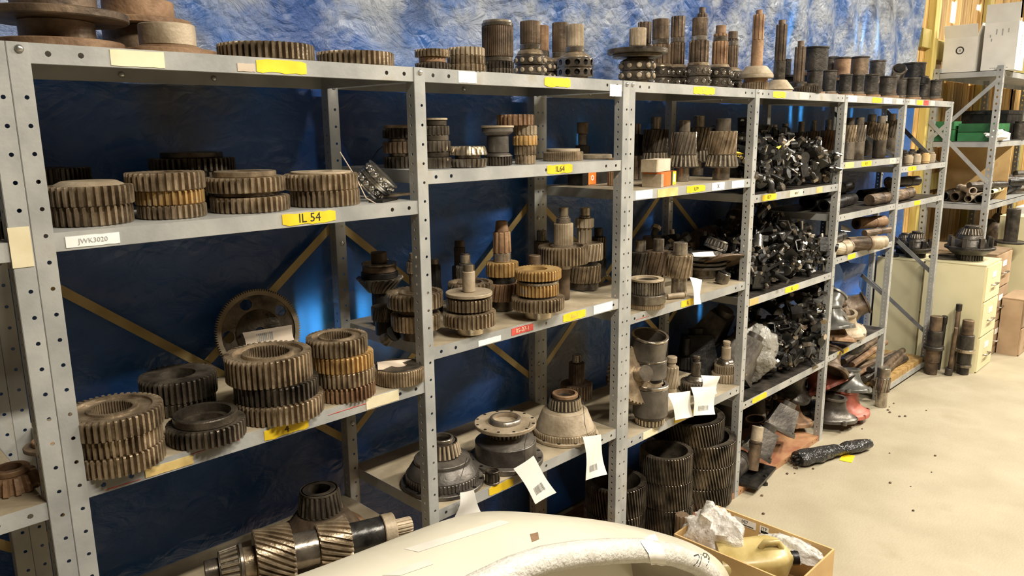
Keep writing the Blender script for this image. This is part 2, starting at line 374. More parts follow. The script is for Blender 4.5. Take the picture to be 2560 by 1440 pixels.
def bar(u,a,b,w,th,m,name='brace'):
    a=Vector(a);b=Vector(b); d=(b-a); L=d.length; d.normalize(); n=Vector((0,1,0)) if abs(d.y)<.1 else Vector((1,0,0)); s=d.cross(n).normalized()
    M4=Matrix((( d.x,n.x,s.x,a.x),(d.y,n.y,s.y,a.y),(d.z,n.z,s.z,a.z),(0,0,0,1)))
    return MB().obox(M4,(0,-th/2,-w/2),(L,th/2,w/2)).build(name,m,u)
UN={}
for k in range(0,7):
    u=thing('shelving_unit',UL[k],'shelving unit'); UN[k]=u
    xr=PX[k]; xl=PX[k-1] if k else -.98
    l0=xl+.0005; l1=xr-FL-.0005
    if k==0: l0=-.95; l1=-.074
    if k==3: l0=xl+FL+.001
    if k==2: l1=xr-FL-.0005
    for n,z in LEV[k].items():
        plate='shelfplate'; mt='rack'
        if n=='D' and k in (2,3,4): plate='redbase'; mt='redbase'
        if n=='T': plate='rack'
        if k in (4,5,6) and n in 'ABCE': plate='drum'
        if n in 'A' and k<3: plate='rack'
        shelf(u,l0,l1,z,mt,plate, RH if n!='D' else min(RH,z-.001))
    # posts: bay k owns the posts at its right end
    if k==0:
        post(u,-.037-FL,-.003); post(u,-.037-FL,DEP-.035)
    else:
        post(u,xr-FL,-.003); post(u,xr-FL,DEP+.003-FL)
    if k==1:
        post(u,-FL,-.003); post(u,-FL,DEP+.003-FL)
    if k==3:
        post(u,PX[2]+FL,-.003,-1); post(u,PX[2]+FL,DEP+.003-FL,-1)
    # back cross braces
    if k<6:
        a=(l0,DEP+.008); c=(l1+.02,DEP+.008)
        bar(u,(a[0],a[1],1.455),(c[0],c[1],.73),.024,.003,'brace'); bar(u,(a[0],a[1]+.004,.73),(c[0],c[1]+.004,1.455),.024,.003,'brace')
        bolt(u,(a[0]+c[0])/2,a[1]-.002,1.0925)
    for zz in (H-.012,):
        bolt(u,xr-FL*.45,-.004,zz)
        if k==1: bolt(u,-FL*.45,-.004,zz)
        if k==3: bolt(u,PX[2]+FL*.5,-.004,zz)
    if k: 
        for zz in (H-.03,1.40,.80): bolt(u,xr-FL*.4,DEP-.034,zz)
        for q in ((.35,.62) if k<4 else (.5,)): bolt(u,l0+(l1-l0)*q,DEP-.002,H-.018)
bar(UN[6],(5.49,DEP,1.88),(5.49,.02,1.45),.028,.003,'bracedark'); bar(UN[6],(5.49,DEP,1.08),(5.49,.02,.72),.028,.003,'bracedark'); bar(UN[6],(5.49,DEP,.62),(5.49,.02,.28),.028,.003,'bracedark')
bar(UN[5],(4.575,DEP,1.85),(4.575,.02,1.55),.024,.003,'bracedark'); bar(UN[5],(4.575,DEP,1.02),(4.575,.02,.7),.024,.003,'bracedark')
# ---------------------------------------------------------------- paint marks and labels on the rails
def mark(k,lv,x0,x1,m,txt=None,yp=None,fr=(.06,.94),tm='ink',name='label',slant=0,ts=.8):
    z=LEV[k][lv]; 
    def X(px):
        yy=300
        for _ in range(6):
            P=atY(px,yy,0); yy-=(P.z-(z-RH/2))*-1/ max(1e-6,mpp(P))
        return atY(px,yy,0).x
    a,c=X(x0),X(x1); zb=z-RH+RH*fr[0]; zt=z-RH+RH*fr[1]; n=9; b=MB(); v=[];f=[]
    rg=random.Random(int(x0))
    for i in range(n+1):
        t=i/n; e=.004 if m=='yellow' else .0012
        endt=1 if 0<i<n or m!='yellow' else .82
        mid=(zb+zt)/2; hh=(zt-zb)/2*endt
        xx=a+(c-a)*t
        for zz in (mid-hh+(rg.random()*e if 1 else 0), mid+hh-rg.random()*e):
            v.append((xx,-.0022,zz)); v.append((xx,-.0006,zz))
    for i in range(n):
        q=i*4; f+=[(q,q+4,q+6,q+2),(q+1,q+3,q+7,q+5),(q,q+1,q+5,q+4),(q+2,q+6,q+7,q+3)]
    f+=[(0,2,3,1),(n*4,n*4+1,n*4+3,n*4+2)]
    o=ob('paint_mark' if m=='yellow' else name,mesh('label',v,f,m),UN[k])
    if txt: text(txt,(zt-zb)*ts,o,((a+c)/2,-.0027,(zt+zb)/2),(PI/2,0,0),tm)
    return o
mark(1,'T',640,765,'yellow'); mark(1,'T',275,410,'cream'); mark(1,'T',592,636,'paperdirty',fr=(.1,.6))
mark(1,'A',705,838,'yellow','IL 54',ts=.95); mark(1,'A',163,298,'white','JWK3020',fr=(.12,.75),tm='inkgrey',ts=.6)
mark(1,'B',660,770,'yellow','4'); mark(1,'B',362,482,'tanlabel',fr=(.1,.7)); mark(1,'B',915,996,'cream'); mark(1,'B',480,600,'redlabel',fr=(.72,.78)); mark(1,'B',820,915,'redlabel',fr=(.55,.6)); mark(1,'B',262,350,'redlabel',fr=(.12,.18)); mark(3,'B',1590,1622,'redlabel',fr=(.3,.36))
mark(2,'T',1145,1190,'white'); mark(2,'T',1360,1425,'yellow'); mark(2,'T',1524,1553,'white',fr=(-.5,.6))
mark(2,'A',1367,1430,'yellow','IL64',ts=.8); mark(2,'B',1195,1251,'white',fr=(.05,.55)); mark(2,'B',1278,1332,'redlabel','05-07-1',fr=(.2,.85),tm='cream',ts=.85)
mark(2,'B',1407,1463,'yellow','IL6-3',tm='tanlabel',ts=.6); mark(2,'B',1483,1530,'white'); mark(2,'C',1222,1282,'yellow')
mark(3,'T',1733,1786,'yellow','IL79',tm='tanlabel',ts=.6); mark(3,'A',1588,1630,'white'); mark(3,'A',1643,1694,'tanlabel',fr=(.0,.9)); mark(3,'A',1716,1762,'yellow','IL79',ts=.6); mark(3,'A',1779,1810,'white','X'); mark(3,'A',1829,1859,'white')
mark(3,'B',1702,1735,'yellow','IL',ts=.7); mark(3,'C',1607,1643,'cream'); mark(3,'C',1685,1732,'yellow')
mark(4,'T',1932,1963,'yellow','IL80',tm='tanlabel',ts=.6); mark(4,'T',1998,2021,'cream'); mark(4,'A',1905,1940,'yellow','IL71',ts=.7); mark(4,'A',1974,2006,'cream','00257',ts=.5); mark(4,'A',2040,2055,'tanlabel')
mark(4,'B',1962,1996,'yellow','IL',ts=.7); mark(4,'B',1873,1895,'tanlabel'); mark(4,'C',1880,1916,'yellow')
mark(5,'T',2119,2141,'white'); mark(5,'T',2180,2204,'yellow','IL',tm='tanlabel',ts=.6); mark(5,'T',2209,2229,'white','<>',ts=.6); mark(5,'T',2240,2256,'cream')
mark(5,'A',2153,2178,'yellow','IL91',ts=.7); mark(5,'A',2112,2134,'tanlabel'); mark(5,'A',2224,2238,'cream','X',ts=.6); mark(5,'B',2119,2138,'yellow'); mark(5,'C',2094,2121,'yellow')
mark(6,'T',2274,2286,'cream'); mark(6,'T',2292,2306,'yellow'); mark(6,'T',2309,2321,'redlabel'); mark(6,'T',2326,2336,'cream'); mark(6,'A',2270,2290,'yellow','IL',ts=.6); mark(6,'E',2285,2300,'yellow')
b=MB(); 
pl=atY(62,605,-.004)
MB().box((-.074,-.0055,1.50),(-.039,-.0035,1.575)).build('label','cream',UN[0])
# ================================================================ turned machine parts
def G(h,r,n=40,mt='gear',nm='gear',d=.125,tw=0,bore=.4,bn=0,web=.0,r2=None): return dict(nm=nm,h=h,r=r,r2=r2,n=n,d=d,tw=tw,bore=bore,bn=bn,web=web,mt=mt)
def K(h,r,mt='steel',nm='collar',r2=None,bore=0): return dict(nm=nm,h=h,r=r,r2=r2,n=0,d=0,tw=0,bore=bore,bn=0,web=0,mt=mt)
def SP(h,r,n=30,mt='steel',nm='spline',d=.06,r2=None,tw=0): return dict(nm=nm,h=h,r=r,r2=r2,n=n,d=d,tw=tw,bore=0,bn=0,web=0,mt=mt)
def BR(h,r,r2,mt='steel',n=22,core=None): return dict(nm='bearing',t='br',h=h,r=r,r2=r2,n=n,mt=mt,core=core)
def CA(h,r,n=12,mt='geardark',pin=None,rows=1): return dict(nm='carrier_ring',t='ca',h=h,r=r,n=n,mt=mt,pin=pin,rows=rows)
_rl={}
def put_seg(s,root,z,m,mh,only=False):
    h=s['h']*mh; r=s['r']*m; r2=(s['r2'] if s.get('r2') is not None else s['r'])*m
    t=s.get('t')
    if t=='br':
        core=min(r,r2)*.72
        v,f=lathe([(core*.8,0),(r*.93,0),(r2*.93,h),(core*.8,h),(core*.8,0)],32)
        o=ob('bearing',mesh('inner_race',v,f,'geardark',38),root,(0,0,z)); n=s['n']
        rr=PI*(r+r2)/2/n*.62; key=(round(h,4),round(rr,4),s['mt'])
        L=math.hypot(h*.84,r2-r)
        if key not in _rl:
            vv,ff=lathe([(0,0),(rr,0),(rr,L),(0,L)],8); _rl[key]=mesh('roller',vv,ff,s['mt'],50)
        tl=math.atan2(r2-r,h*.84)
        for i in range(n):
            a=2*PI*i/n; q=ob('roller',_rl[key],o,(r*.95*math.cos(a),r*.95*math.sin(a),h*.08),(0,tl,a)); 
        for zz,ra in ((0,r),(h*.93,r2)):
            v,f=lathe([(ra*.86,zz),(ra*.99,zz),(ra*.99,zz+h*.07),(ra*.86,zz+h*.07),(ra*.86,zz)],32); ob('cage_ring',mesh('cage_ring',v,f,'geardark',38),o)
        return h
    if t=='ca':
        b=MB(); n=s['n']; rows=s['rows']; hr=min(h/rows*.36,PI*r/n*.62)
        for q in range(rows):
            zz=h*q/rows; hh=h/rows
            b.add(*holed(2*PI*r,hh*.86,[((i+.5+(q%2)*.5*0)*2*PI*r/n,hh*.43) for i in range(n)],hr,lambda S_,T_,zz=zz:(r*math.cos(S_/r),r*math.sin(S_/r),zz+T_)))
            v,f=lathe([(r*.9,zz+hh*.86),(r*.9,zz+hh)],32); b.add(v,f)
            v,f=lathe([(r*.9,zz+hh*.86),(r,zz+hh*.86)],32); b.add(v,f); v,f=lathe([(r*.7,zz),(r,zz)],32); b.add(v,f)
        v,f=lathe([(r,h*(1-.14/rows)),(r*.9,h),(0,h)],32); b.add(v,f)
        o=ob('carrier_ring',mesh('carrier_ring',b.v,b.f,s['mt']),root,(0,0,z))
        v,f=lathe([(0,h*.01),(r*.86,h*.01),(r*.86,h*.97),(0,h*.97)],28); ob('core',mesh('core',v,f,'black',38),o)
        if s['pin']:
            vv,ff=lathe([(0,0),(hr*.9,0),(hr*.9,r*.2),(hr*.6,r*.25),(0,r*.25)],10); me=mesh('pin',vv,ff,s['pin'],40)
            for q in range(rows):
                for i in range(n):
                    a=2*PI*(i+.5)/n; ob('pin',me,o,(r*.84*math.cos(a),r*.84*math.sin(a),h*q/rows+h/rows*.43),(0,PI/2,a))
        return h
    d=s['d']*r if s['n'] else 0
    bo=s['bore']*r if s['bore'] and s['bore']<1 else s['bore']*m
    me=segmesh(s['nm'],h,r,r2,s['n'],d,s['tw'],bo,s['bn'],s['web']*m,s['mt'])
    return h,me
def turned(name,label,cat,pos,m,mh,segs,rot=(0,0,0),group=None):
    if len(segs)==1 and not segs[0].get('t'):
        h,me=put_seg(segs[0],None,0,m,mh)
        o=ob(name,me,None,pos,rot); return tag(o,label,cat,group)
    root=thing(name,label,cat,pos,rot,group); z=0
    for s in segs:
        z+=s.get('dz',0)*mh
        q=put_seg(s,root,z,m,mh)
        if isinstance(q,tuple):
            o=ob(s['nm'],q[1],root,(0,0,z)); h=q[0]
        else: h=q
        z+=h
    root['_h']=z; return root
def pxof(P):
    d=Vector(P)-CAM; z=d.dot(CF); return 1280+FPX*d.dot(CR)/z
def spot(cx,yb,z,hw,Y=None,hb=None,shelf=True):
    """base centre on the level z of a round thing seen at pixel cx, half width hw; yb = its front bottom pixel unless Y is given"""
    hb=hw if hb is None else hb
    cth=math.cos(math.atan((cx-1280)/FPX))
    if Y is None:
        P=atZ(cx,yb,z); m=mpp(P)*cth; d=Vector((P.x-CAM.x,P.y-CAM.y,0)).normalized(); Pc=P+d*(hb*m)
        if shelf: Pc.y=min(max(Pc.y,hb*m*.75),.45)
    else:
        yy=yb
        for _ in range(8):
            Pc=atY(cx,yy,Y); yy+=(Pc.z-z)/mpp(Pc)
        Pc=atY(cx,yy,Y)
    Pc.z=z+.0006
    for _ in range(4):     # centre the thing itself, not its front foot, on the pixel column
        Pc=Pc+Vector((CR.x,CR.y,0))*((cx-pxof(Pc+Vector((0,0,.04))))*mpp(Pc))
    if Y is not None: Pc.x+=(Pc.y-Y)*1.0; Pc.y=Y
    m=mpp(Pc); dv=Pc-CAM; hd=math.hypot(dv.x,dv.y); ce=hd/dv.length
    # radius per pixel from the two silhouette edges of an upright cylinder
    s=Vector((dv.y,-dv.x,0))/hd; R0=.04
    w=abs(pxof(Pc+s*R0)-pxof(Pc-s*R0))/2
    return Pc,R0/w,m/max(.5,ce)
def I(label,cx,yb,lev,segs,Y=None,hb=None,name='gear',cat='gear',rot=None,group=None):
    z=zof(lev); hb=segs[0]['r'] if hb is None else hb
    P,m,mh=spot(cx,yb,z,hb,Y,hb,isinstance(lev,str))
    o=turned(name,label,cat,P,m,mh,segs,rot or (0,0,random.uniform(0,6)),group); return o
ORD={1:['only'],2:['upper','lower'],3:['top','middle','bottom'],4:['top','second','third','bottom'],5:['top','second','middle','fourth','bottom']}
def STK(desc,cx,yb,lev,gs,Y=None,hb=None,name='gear',cat='gear'):
    """gs listed top to bottom: (seglist, dx)"""
    z=zof(lev); r=hb or gs[-1][0][0]['r']
    P,m,mh=spot(cx,yb,z,r,Y,r); n=len(gs)
    for i in range(n-1,-1,-1):
        segs,dx=gs[i][0],gs[i][1]; tl=gs[i][2] if len(gs[i])>2 else 0
        h=sum(s['h']+s.get('dz',0) for s in segs)*mh
        q=P+Vector((CR.x,CR.y,0))*dx*m
        turned(name,f'{ORD[n][i]} gear {desc}',cat,q,m,mh,segs,(tl,0,random.uniform(0,6)),'stacked gears' )
        P=P+Vector((0,0,h+.0008))
# ---------------------------------------------------------------- bay 1, top shelf
I('large rusty spool-shaped brake drum cut off by the top left corner',150,118,'1T',[K(22,172,'rust','flange'),K(50,98,'rustdark','drum_body'),K(20,190,'rustdark','flange'),K(60,110,'rustdark','drum_body')],Y=.15,name='brake_drum',cat='brake drum')
I('rusty flanged wheel hub under the tarp behind the two left drums',360,100,'1T',[K(20,150,'rustdark','flange'),K(66,95,'rustdark','drum_body'),K(16,132,'rust','flange'),K(45,90,'rust','drum_body')],Y=.33,name='brake_drum',cat='brake drum')
I('tan rusty hub with a round drum on a wide flange, left on the top shelf',424,132,'1T',[K(15,122,'rust','flange'),K(10,100,'rust','flange_shoulder',r2=78),K(52,72,'tan','drum_body',bore=.8)],Y=.13,name='wheel_hub',cat='wheel hub')
I('wide rusty brown gear lying on the top shelf above the yellow paint',668,150,'1T',[G(40,122,46,'gear',web=8)],Y=.11)
I('slimmer grey-brown gear on the top shelf right of the wide rusty one',890,160,'1T',[G(33,97,42,'gear',web=6)],Y=.10)
# bay 2 top
I('small double gear with a rusty groove on the top shelf at the second post',1082,172,'2T',[G(16,44,26,'geardark'),K(14,34,'rust'),G(18,44,26,'gear')],Y=.05)
I('wide three-row gear beside the grooved double gear on the top shelf',1166,178,'2T',[G(17,50,24,'gear'),G(20,48,24,'gear'),G(20,47,24,'tan')],Y=.05)
I('tall splined barrel with two toothed rings at its foot, top shelf',1245,186,'2T',[G(14,40,26,'geardark'),G(16,40,26,'geardark'),K(12,37,'geardark'),SP(72,39,46,'rustdark',nm='splined_barrel'),K(8,39,'steel',bore=.8),K(6,36,'bright','lip',bore=.8)],Y=.07,name='splined_barrel',cat='splined barrel')
def carrier(label,cx,yb,Y,rc,hs,rs,hsp,top=None,mtc='geardark',mts='rustdark',pin='tan',n=11,flange=None,hc=None):
    sg=[K(6,rc*.72,'steel','foot')]+[CA(hc or 46,rc,n,mtc,pin,2)]+[K(hs*.30,rc*.92,'gear','shoulder',r2=rs*1.15)]
    if flange: sg+=[K(8,flange*.82,'geardark','disc'),K(12,flange,'geardark','disc')]
    sg+=[K(hs*.35,rs*1.06,'steel'),SP(hsp,rs,36,mts)]
    if top: sg+=top
    return I(label,cx,yb,'2T' if cx<1570 else '3T' if cx<1890 else '4T',sg,Y=Y,name='planet_carrier',cat='planet carrier')
carrier('planet carrier with a wide dark splined shaft right of the splined barrel',1326,196,.08,38,40,25,54)
carrier('half-hidden planet carrier behind the wide splined one, rusty shaft',1352,190,.30,36,40,20,60,mts='rust')
carrier('planet carrier with two rows of open round holes, top shelf',1437,199,.07,45,40,22,52,pin=None,mtc='steel',mts='tan',n=12)
carrier('dark planet carrier peeking out left of the one with open holes',1400,196,.27,38,36,20,70,pin=None,mtc='geardark',n=12)
carrier('planet carrier under a broad dark disc at the end of bay two',1592,206,.06,43,22,21,42,flange=76,mts='tan',n=11,hc=48)
# bay 3 top
def shaftc(label,cx,yb,Y,rc,low,up,tip=None,pin='steel',mt='rustdark'):
    sg=[K(4,rc*.8,'steel','foot'),CA(46,rc,10,'geardark',pin,2),K(8,rc*.9,'gear','shoulder',r2=low[1]*1.1),SP(low[0],low[1],12,mt,d=.16),K(12,up[1]*1.02,'steel')]
    sg+=[SP(up[0],up[1],up[2],mt,d=.05 if up[2]>20 else .14)]
    if tip: sg+=[K(tip[0],tip[1],mt,'tip')]
    return I(label,cx,yb,'3T',sg,Y=Y,name='planet_carrier',cat='planet carrier')
shaftc('carrier shaft with a thick dark knurled top, first behind the broad disc',1648,210,.22,34,(46,26),(48,21,36))
shaftc('rusty carrier shaft half hidden at the far left of the bay three group',1608,206,.36,30,(40,20),(52,17,10))
shaftc('grooved carrier shaft with a shiny plain top, second in the bay three group',1690,212,.20,32,(52,19),(50,17,10))
shaftc('carrier shaft with brass-brown knurled top standing mid bay three',1744,216,.07,31,(52,25),(42,19,36))
shaftc('thin stepped carrier shaft rising highest in the bay three middle',1748,208,.33,30,(60,20),(58,13,10),(14,8))
shaftc('short rusty carrier shaft with a black cap, right of the brass-brown one',1796,216,.08,30,(54,20),(6,18,10),(20,13),mt='rust')
shaftc('short grooved carrier shaft with a black cap near the third post',1826,216,.20,30,(52,15),(4,14,10),(18,12))
I('tall rusty input shaft on a tan bell hub, the tallest on the top shelf',1888,221,'3T',[G(18,33,30,'gear',bore=0),K(10,30,'rust'),K(9,44,'tan','hub'),K(20,44,'tan','hub',r2=26),K(62,15,'rust','shaft'),SP(60,14.5,8,'rust',d=.18),K(11,8,'rust','tip')],Y=.05,hb=36,name='input_shaft',cat='shaft')
I('grooved input shaft on a low tan bell hub beside the tallest shaft',1945,224,'4T',[K(8,36,'tan','hub'),K(24,40,'tan','hub',r2=20),K(45,15,'geardark','shaft'),SP(86,14,8,'rustdark',d=.18),K(11,9,'rustdark','tip')],Y=.13,hb=36,name='input_shaft',cat='shaft')
I('small dark disc stub behind the two tall input shafts',1962,222,'4T',[K(46,30,'black','base'),K(5,44,'black','disc'),K(40,11,'black','stub')],Y=.32,name='disc_stub',cat='shaft')
I('slim grooved shaft beside the black drums on the top shelf',1994,226,'4T',[K(30,22,'geardark','hub'),SP(84,14,8,'rustdark',d=.18),K(14,8,'rustdark','tip')],Y=.14,name='input_shaft',cat='shaft')
I('thin toothed ring at the foot of the slim grooved shaft',2018,232,'4T',[G(16,34,34,'geardark',bore=.78),K(7,26,'steel','ring',bore=.7)],Y=.05)
# flanged sleeves, bays 4-6 top
def sleeve(label,cx,yb,Y,r,h,mt='drum',lev=None,z=None,rot=None):
    lev=('4T' if cx<2105 else '5T' if cx<2255 else '6T') if lev is None else lev
    return I(label,cx,yb,lev,[K(6,r*1.4,'rust' if mt=='drum' else mt,'flange',bore=.62*r),K(6,r*1.12,'steel','shoulder',bore=.8*r),K(h,r,mt,'sleeve_body',bore=.86*r),K(4,r*1.06,'drum','lip',bore=.86*r)],Y=Y,name='flanged_sleeve',cat='sleeve',rot=rot)
low=[(2034,.10,20,44),(2070,.13,18,46),(2111,.10,16,38),(2142,.07,16,38),(2176,.06,18,40),(2217,.07,22,38),(2253,.12,15,38),(2280,.06,16,38),(2308,.12,15,36),(2336,.06,15,36)]
for i,(cx,Y,r,h) in enumerate(low):
    sleeve(f"dark flanged sleeve, {['first','second','third','fourth','fifth','sixth','seventh','eighth','ninth','tenth'][i]} from the left in the bottom row on the top shelf",cx,235,Y,r,h)
for i,(cx,r,h,Y,mt) in enumerate([(2036,32,52,.27,'drum'),(2074,20,44,.36,'drum'),(2103,21,40,.26,'rust'),(2146,23,44,.24,'rustdark'),(2190,20,40,.25,'drum'),(2281,29,40,.20,'black')]):
    o=sleeve(['wide black flanged sleeve standing behind the bottom row at its left end','narrow dark flanged sleeve tucked behind the wide black one','flanged sleeve with an orange rust patch on the upper row','rust-streaked tan flanged sleeve in the middle of the upper row','dark flanged sleeve right of the rust-streaked one on the upper row','black flanged sleeve raised at the right end of the upper row'][i],cx,180,Y,r,h,mt,lev=H+(.105 if i!=0 else .12))
    # what carries the upper row: a plain sleeve beneath
    lowb=I(['plain dark sleeve under the wide black sleeve','plain dark sleeve under the narrow sleeve','plain dark sleeve under the orange-rust sleeve','plain dark sleeve under the rust-streaked sleeve','plain dark sleeve under the upper row dark sleeve','plain dark sleeve under the raised black sleeve'][i],cx,235,H,[K(1,r,'drum','foot',bore=.7*r),K(1,r*.9,'drum','sleeve_body',bore=.7*r)],Y=Y,name='sleeve',cat='sleeve')
    hh=(o.location.z-lowb.location.z); k=hh/max(1e-6,sum(s for s in [lowb['_h']])); lowb.scale=(1,1,k*.995)
o=I('shiny steel can lying tilted among the black sleeves',2236,182,H+.115,[K(44,18,'chrome','can_body'),K(4,19,'steel','rim'),K(4,15,'black','plug')],Y=.17,name='steel_can',cat='can',rot=(R_(-8),R_(-52),.75))
o=I('round black cap lying at the right end of the sleeves',2305,190,H+.112,[K(14,17,'black','cap_body'),K(5,13,'drum','boss')],Y=.10,name='cap',cat='cap',rot=(R_(8),0,.5))
# ---------------------------------------------------------------- bay 1, shelf A
STK('in the two-high stack nearest the left post, upper shelf',230,572,'1A',[([G(47,113,34,'gear',bore=.45),K(10,92,'tan','hub',r2=70)],4),([G(46,110,34,'gear',bore=.45)],0)],Y=.125)
STK('in the three-high amber-toothed stack, second along the upper shelf',430,555,'1A',[([G(42,100,34,'gear',bore=.45)],-8),([G(34,88,34,'gearamber',bore=.45)],0),([G(32,88,34,'gear',bore=.45)],3)],Y=.12)
STK('in the spaced hub-topped pair, third along the front upper shelf',626,540,'1A',[([K(10,80,'geardark'),G(36,100,38,'gear',bore=.45),K(14,78,'gear','hub',bore=.5)],-6),([G(36,100,38,'gear',bore=.45)],2)],Y=.115)
STK('in the pair capped by a thin plate, fourth along the upper shelf',812,525,'1A',[([G(38,92,38,'gear',bore=.45),K(5,75,'tan','plate',bore=.4)],-5),([G(38,88,38,'gear',bore=.45)],2)],Y=.10)
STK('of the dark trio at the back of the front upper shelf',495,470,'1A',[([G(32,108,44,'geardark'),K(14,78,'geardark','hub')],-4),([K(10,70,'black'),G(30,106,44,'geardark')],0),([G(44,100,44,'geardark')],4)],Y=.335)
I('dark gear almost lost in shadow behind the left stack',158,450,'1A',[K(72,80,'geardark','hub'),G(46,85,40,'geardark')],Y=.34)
# tilted double-row ball bearing
def ballbearing():
    P,m,mh=spot(944,500,zof('1A'),38,.10); root=thing('ball_bearing','shiny double-row ball bearing leaning at the right end of the upper shelf','bearing',(P.x,P.y,P.z+.052),(R_(38),R_(30),.3))
    R=.052
    for zz in (-.034,-.003):
        v,f=lathe([(R*.62,zz),(R*.72,zz),(R*.72,zz+.030),(R*.62,zz+.030),(R*.62,zz)],32); ob('inner_ring',mesh('inner_ring',v,f,'chrome',40),root)
        for a,b_ in ((zz,.004),(zz+.026,.004)):
            v,f=lathe([(R*.82,a),(R,a),(R,a+b_),(R*.82,a+b_),(R*.82,a)],32); ob('outer_ring',mesh('outer_ring',v,f,'chrome',40),root)
        v,f=lathe([(0,-.009),(.0064,-.0064),(.009,0),(.0064,.0064),(0,.009)],10); me=mesh('ball',v,f,'chrome',180)
        for i in range(14):
            a=2*PI*i/14; ob('ball',me,root,(R*.84*math.cos(a),R*.84*math.sin(a),zz+.015))
    return root
ballbearing()
o=MB().tube([atY(850,380,.12),atY(890,445,.09),atY(915,495,.05),atY(938,508,.02)],.0016,6).build('cable_tie','paperdirty',smooth=60); tag(o,'grey cable tie strung from the leaning bearing','cable tie')
o=MB().tube([atY(925,425,.2),atY(928,400,.3),atY(945,375,.38),atY(962,362,.43),atY(985,350,.45)],.0014,6).build('wire','black',smooth=60); tag(o,'thin black wire curling up behind the leaning bearing','wire')
for i,(cx,yy,Y,w) in enumerate([(975,500,.06,.05),(990,497,.10,.06)]):
    P=atY(cx,yy,Y); z=zof('1A'); tag(MB().box((-w,-.02,0),(w,.02,.006)).build('metal_strip','black' if i==0 else 'steel',loc=(P.x-.02,Y,z+.0007+i*.007),rot=(0,0,.5-.4*i)),['flat black metal strip beside the leaning bearing','flat grey metal strip crossing the black one'][i],'metal strip')
I('gear cut off by the photo edge on the leftmost upper shelf',-20,570,'0A',[G(44,75,34,'geardark')],Y=.10)
# ---------------------------------------------------------------- bay 1, shelf B
STK('with splined bore in the three-high stack beside the left post',292,1200,'1B',[([G(46,128,46,'gear',bore=.40,bn=1,web=6)],0),([G(40,118,46,'gear',bore=.42)],2),([G(46,120,46,'gear',bore=.42)],2)],hb=116)
I('single dark gear with a raised splined ring between two stacks',515,1128,'1B',[G(40,100,40,'geardark',bore=.5),K(20,82,'geardark','raised_ring',bore=.8)],hb=96)
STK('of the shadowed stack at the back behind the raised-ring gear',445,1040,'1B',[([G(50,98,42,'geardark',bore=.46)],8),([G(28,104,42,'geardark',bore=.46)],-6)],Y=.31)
STK('in the grey-brown three-high stack at the middle of the shelf',698,1065,'1B',[([G(62,108,46,'gear',bore=.5,bn=1,web=8)],-20),([G(40,106,44,'geardark',bore=.5)],-4),([G(44,112,48,'gear',bore=.5)],0)],hb=108)
STK('of the neat amber four-high stack',862,1010,'1B',[([G(38,76,38,'gear',bore=.5,bn=1,web=5)],-14),([G(36,78,38,'gearamber',bore=.5)],-3),([G(34,77,38,'gear',bore=.5)],0),([G(34,76,38,'rust',bore=.5)],0)],hb=76)
I('flat fine-toothed gear with bolt holes beside the second post',998,970,'1B',[G(36,64,56,'gear',bore=.3,d=.05),K(2,58,'geardark','face_plate',bore=.33)],hb=62)
def gearplate():   # dark curved segment behind the stack
    pass
I('dark helical ring gear lying behind the grey-brown stack',715,935,'1B',[G(26,70,40,'black',tw=.2,bore=.7)],Y=.29)
def flywheel():
    P=atY(643,852,.42); R=.126
    root=thing('flywheel','large thin toothed flywheel leaning upright against the back brace','flywheel',(P.x,.405,zof('1B')+R*.985+.0),(0,0,0))
    root.rotation_euler=(R_(90-9),0,R_(-6))
    nt=110; v=[];f=[]
    me=segmesh('ring_gear',.012,R,R,nt,.006,0,R*.86,0,0,'tan'); ob('ring_gear',me,root,(0,0,-.006))
    b=MB(); hr=R*.13; rings=[R*.22,R*.5,R*.86]
    # web plate with round windows
    b.add(*holed(2*PI*R*.62,R*.36,[((i+.5)*2*PI*R*.62/5,R*.18) for i in range(5)],hr,lambda s,t:((R*.52+t)*math.cos(s/(R*.62)),(R*.52+t)*math.sin(s/(R*.62)),0)))
    o=b.build('web_plate','geardark',root); md=o.modifiers.new('t','SOLIDIFY'); md.thickness=.006; md.offset=0
    v,f=lathe([(R*.86,-.004),(R*.88,-.004),(R*.88,.004),(R*.86,.004)],48); ob('rim',mesh('rim',v,f,'tan',30),root)
    v,f=lathe([(R*.12,-.006),(R*.53,-.005),(R*.53,.005),(R*.36,.012),(R*.12,.012),(R*.12,-.006)],36); ob('hub',mesh('hub',v,f,'geardark',30),root)
    vv,ff=lathe([(0,0),(.0045,0),(.0045,.003),(0,.003)],10); me=mesh('bolt_hole_shade',vv,ff,'black')  # solid black discs paint the shade inside the bolt holes
    for i in range(6): ob('bolt_hole_shade',me,root,(R*.43*math.cos(i*PI/3),R*.43*math.sin(i*PI/3),.0085))
    return root
flywheel()
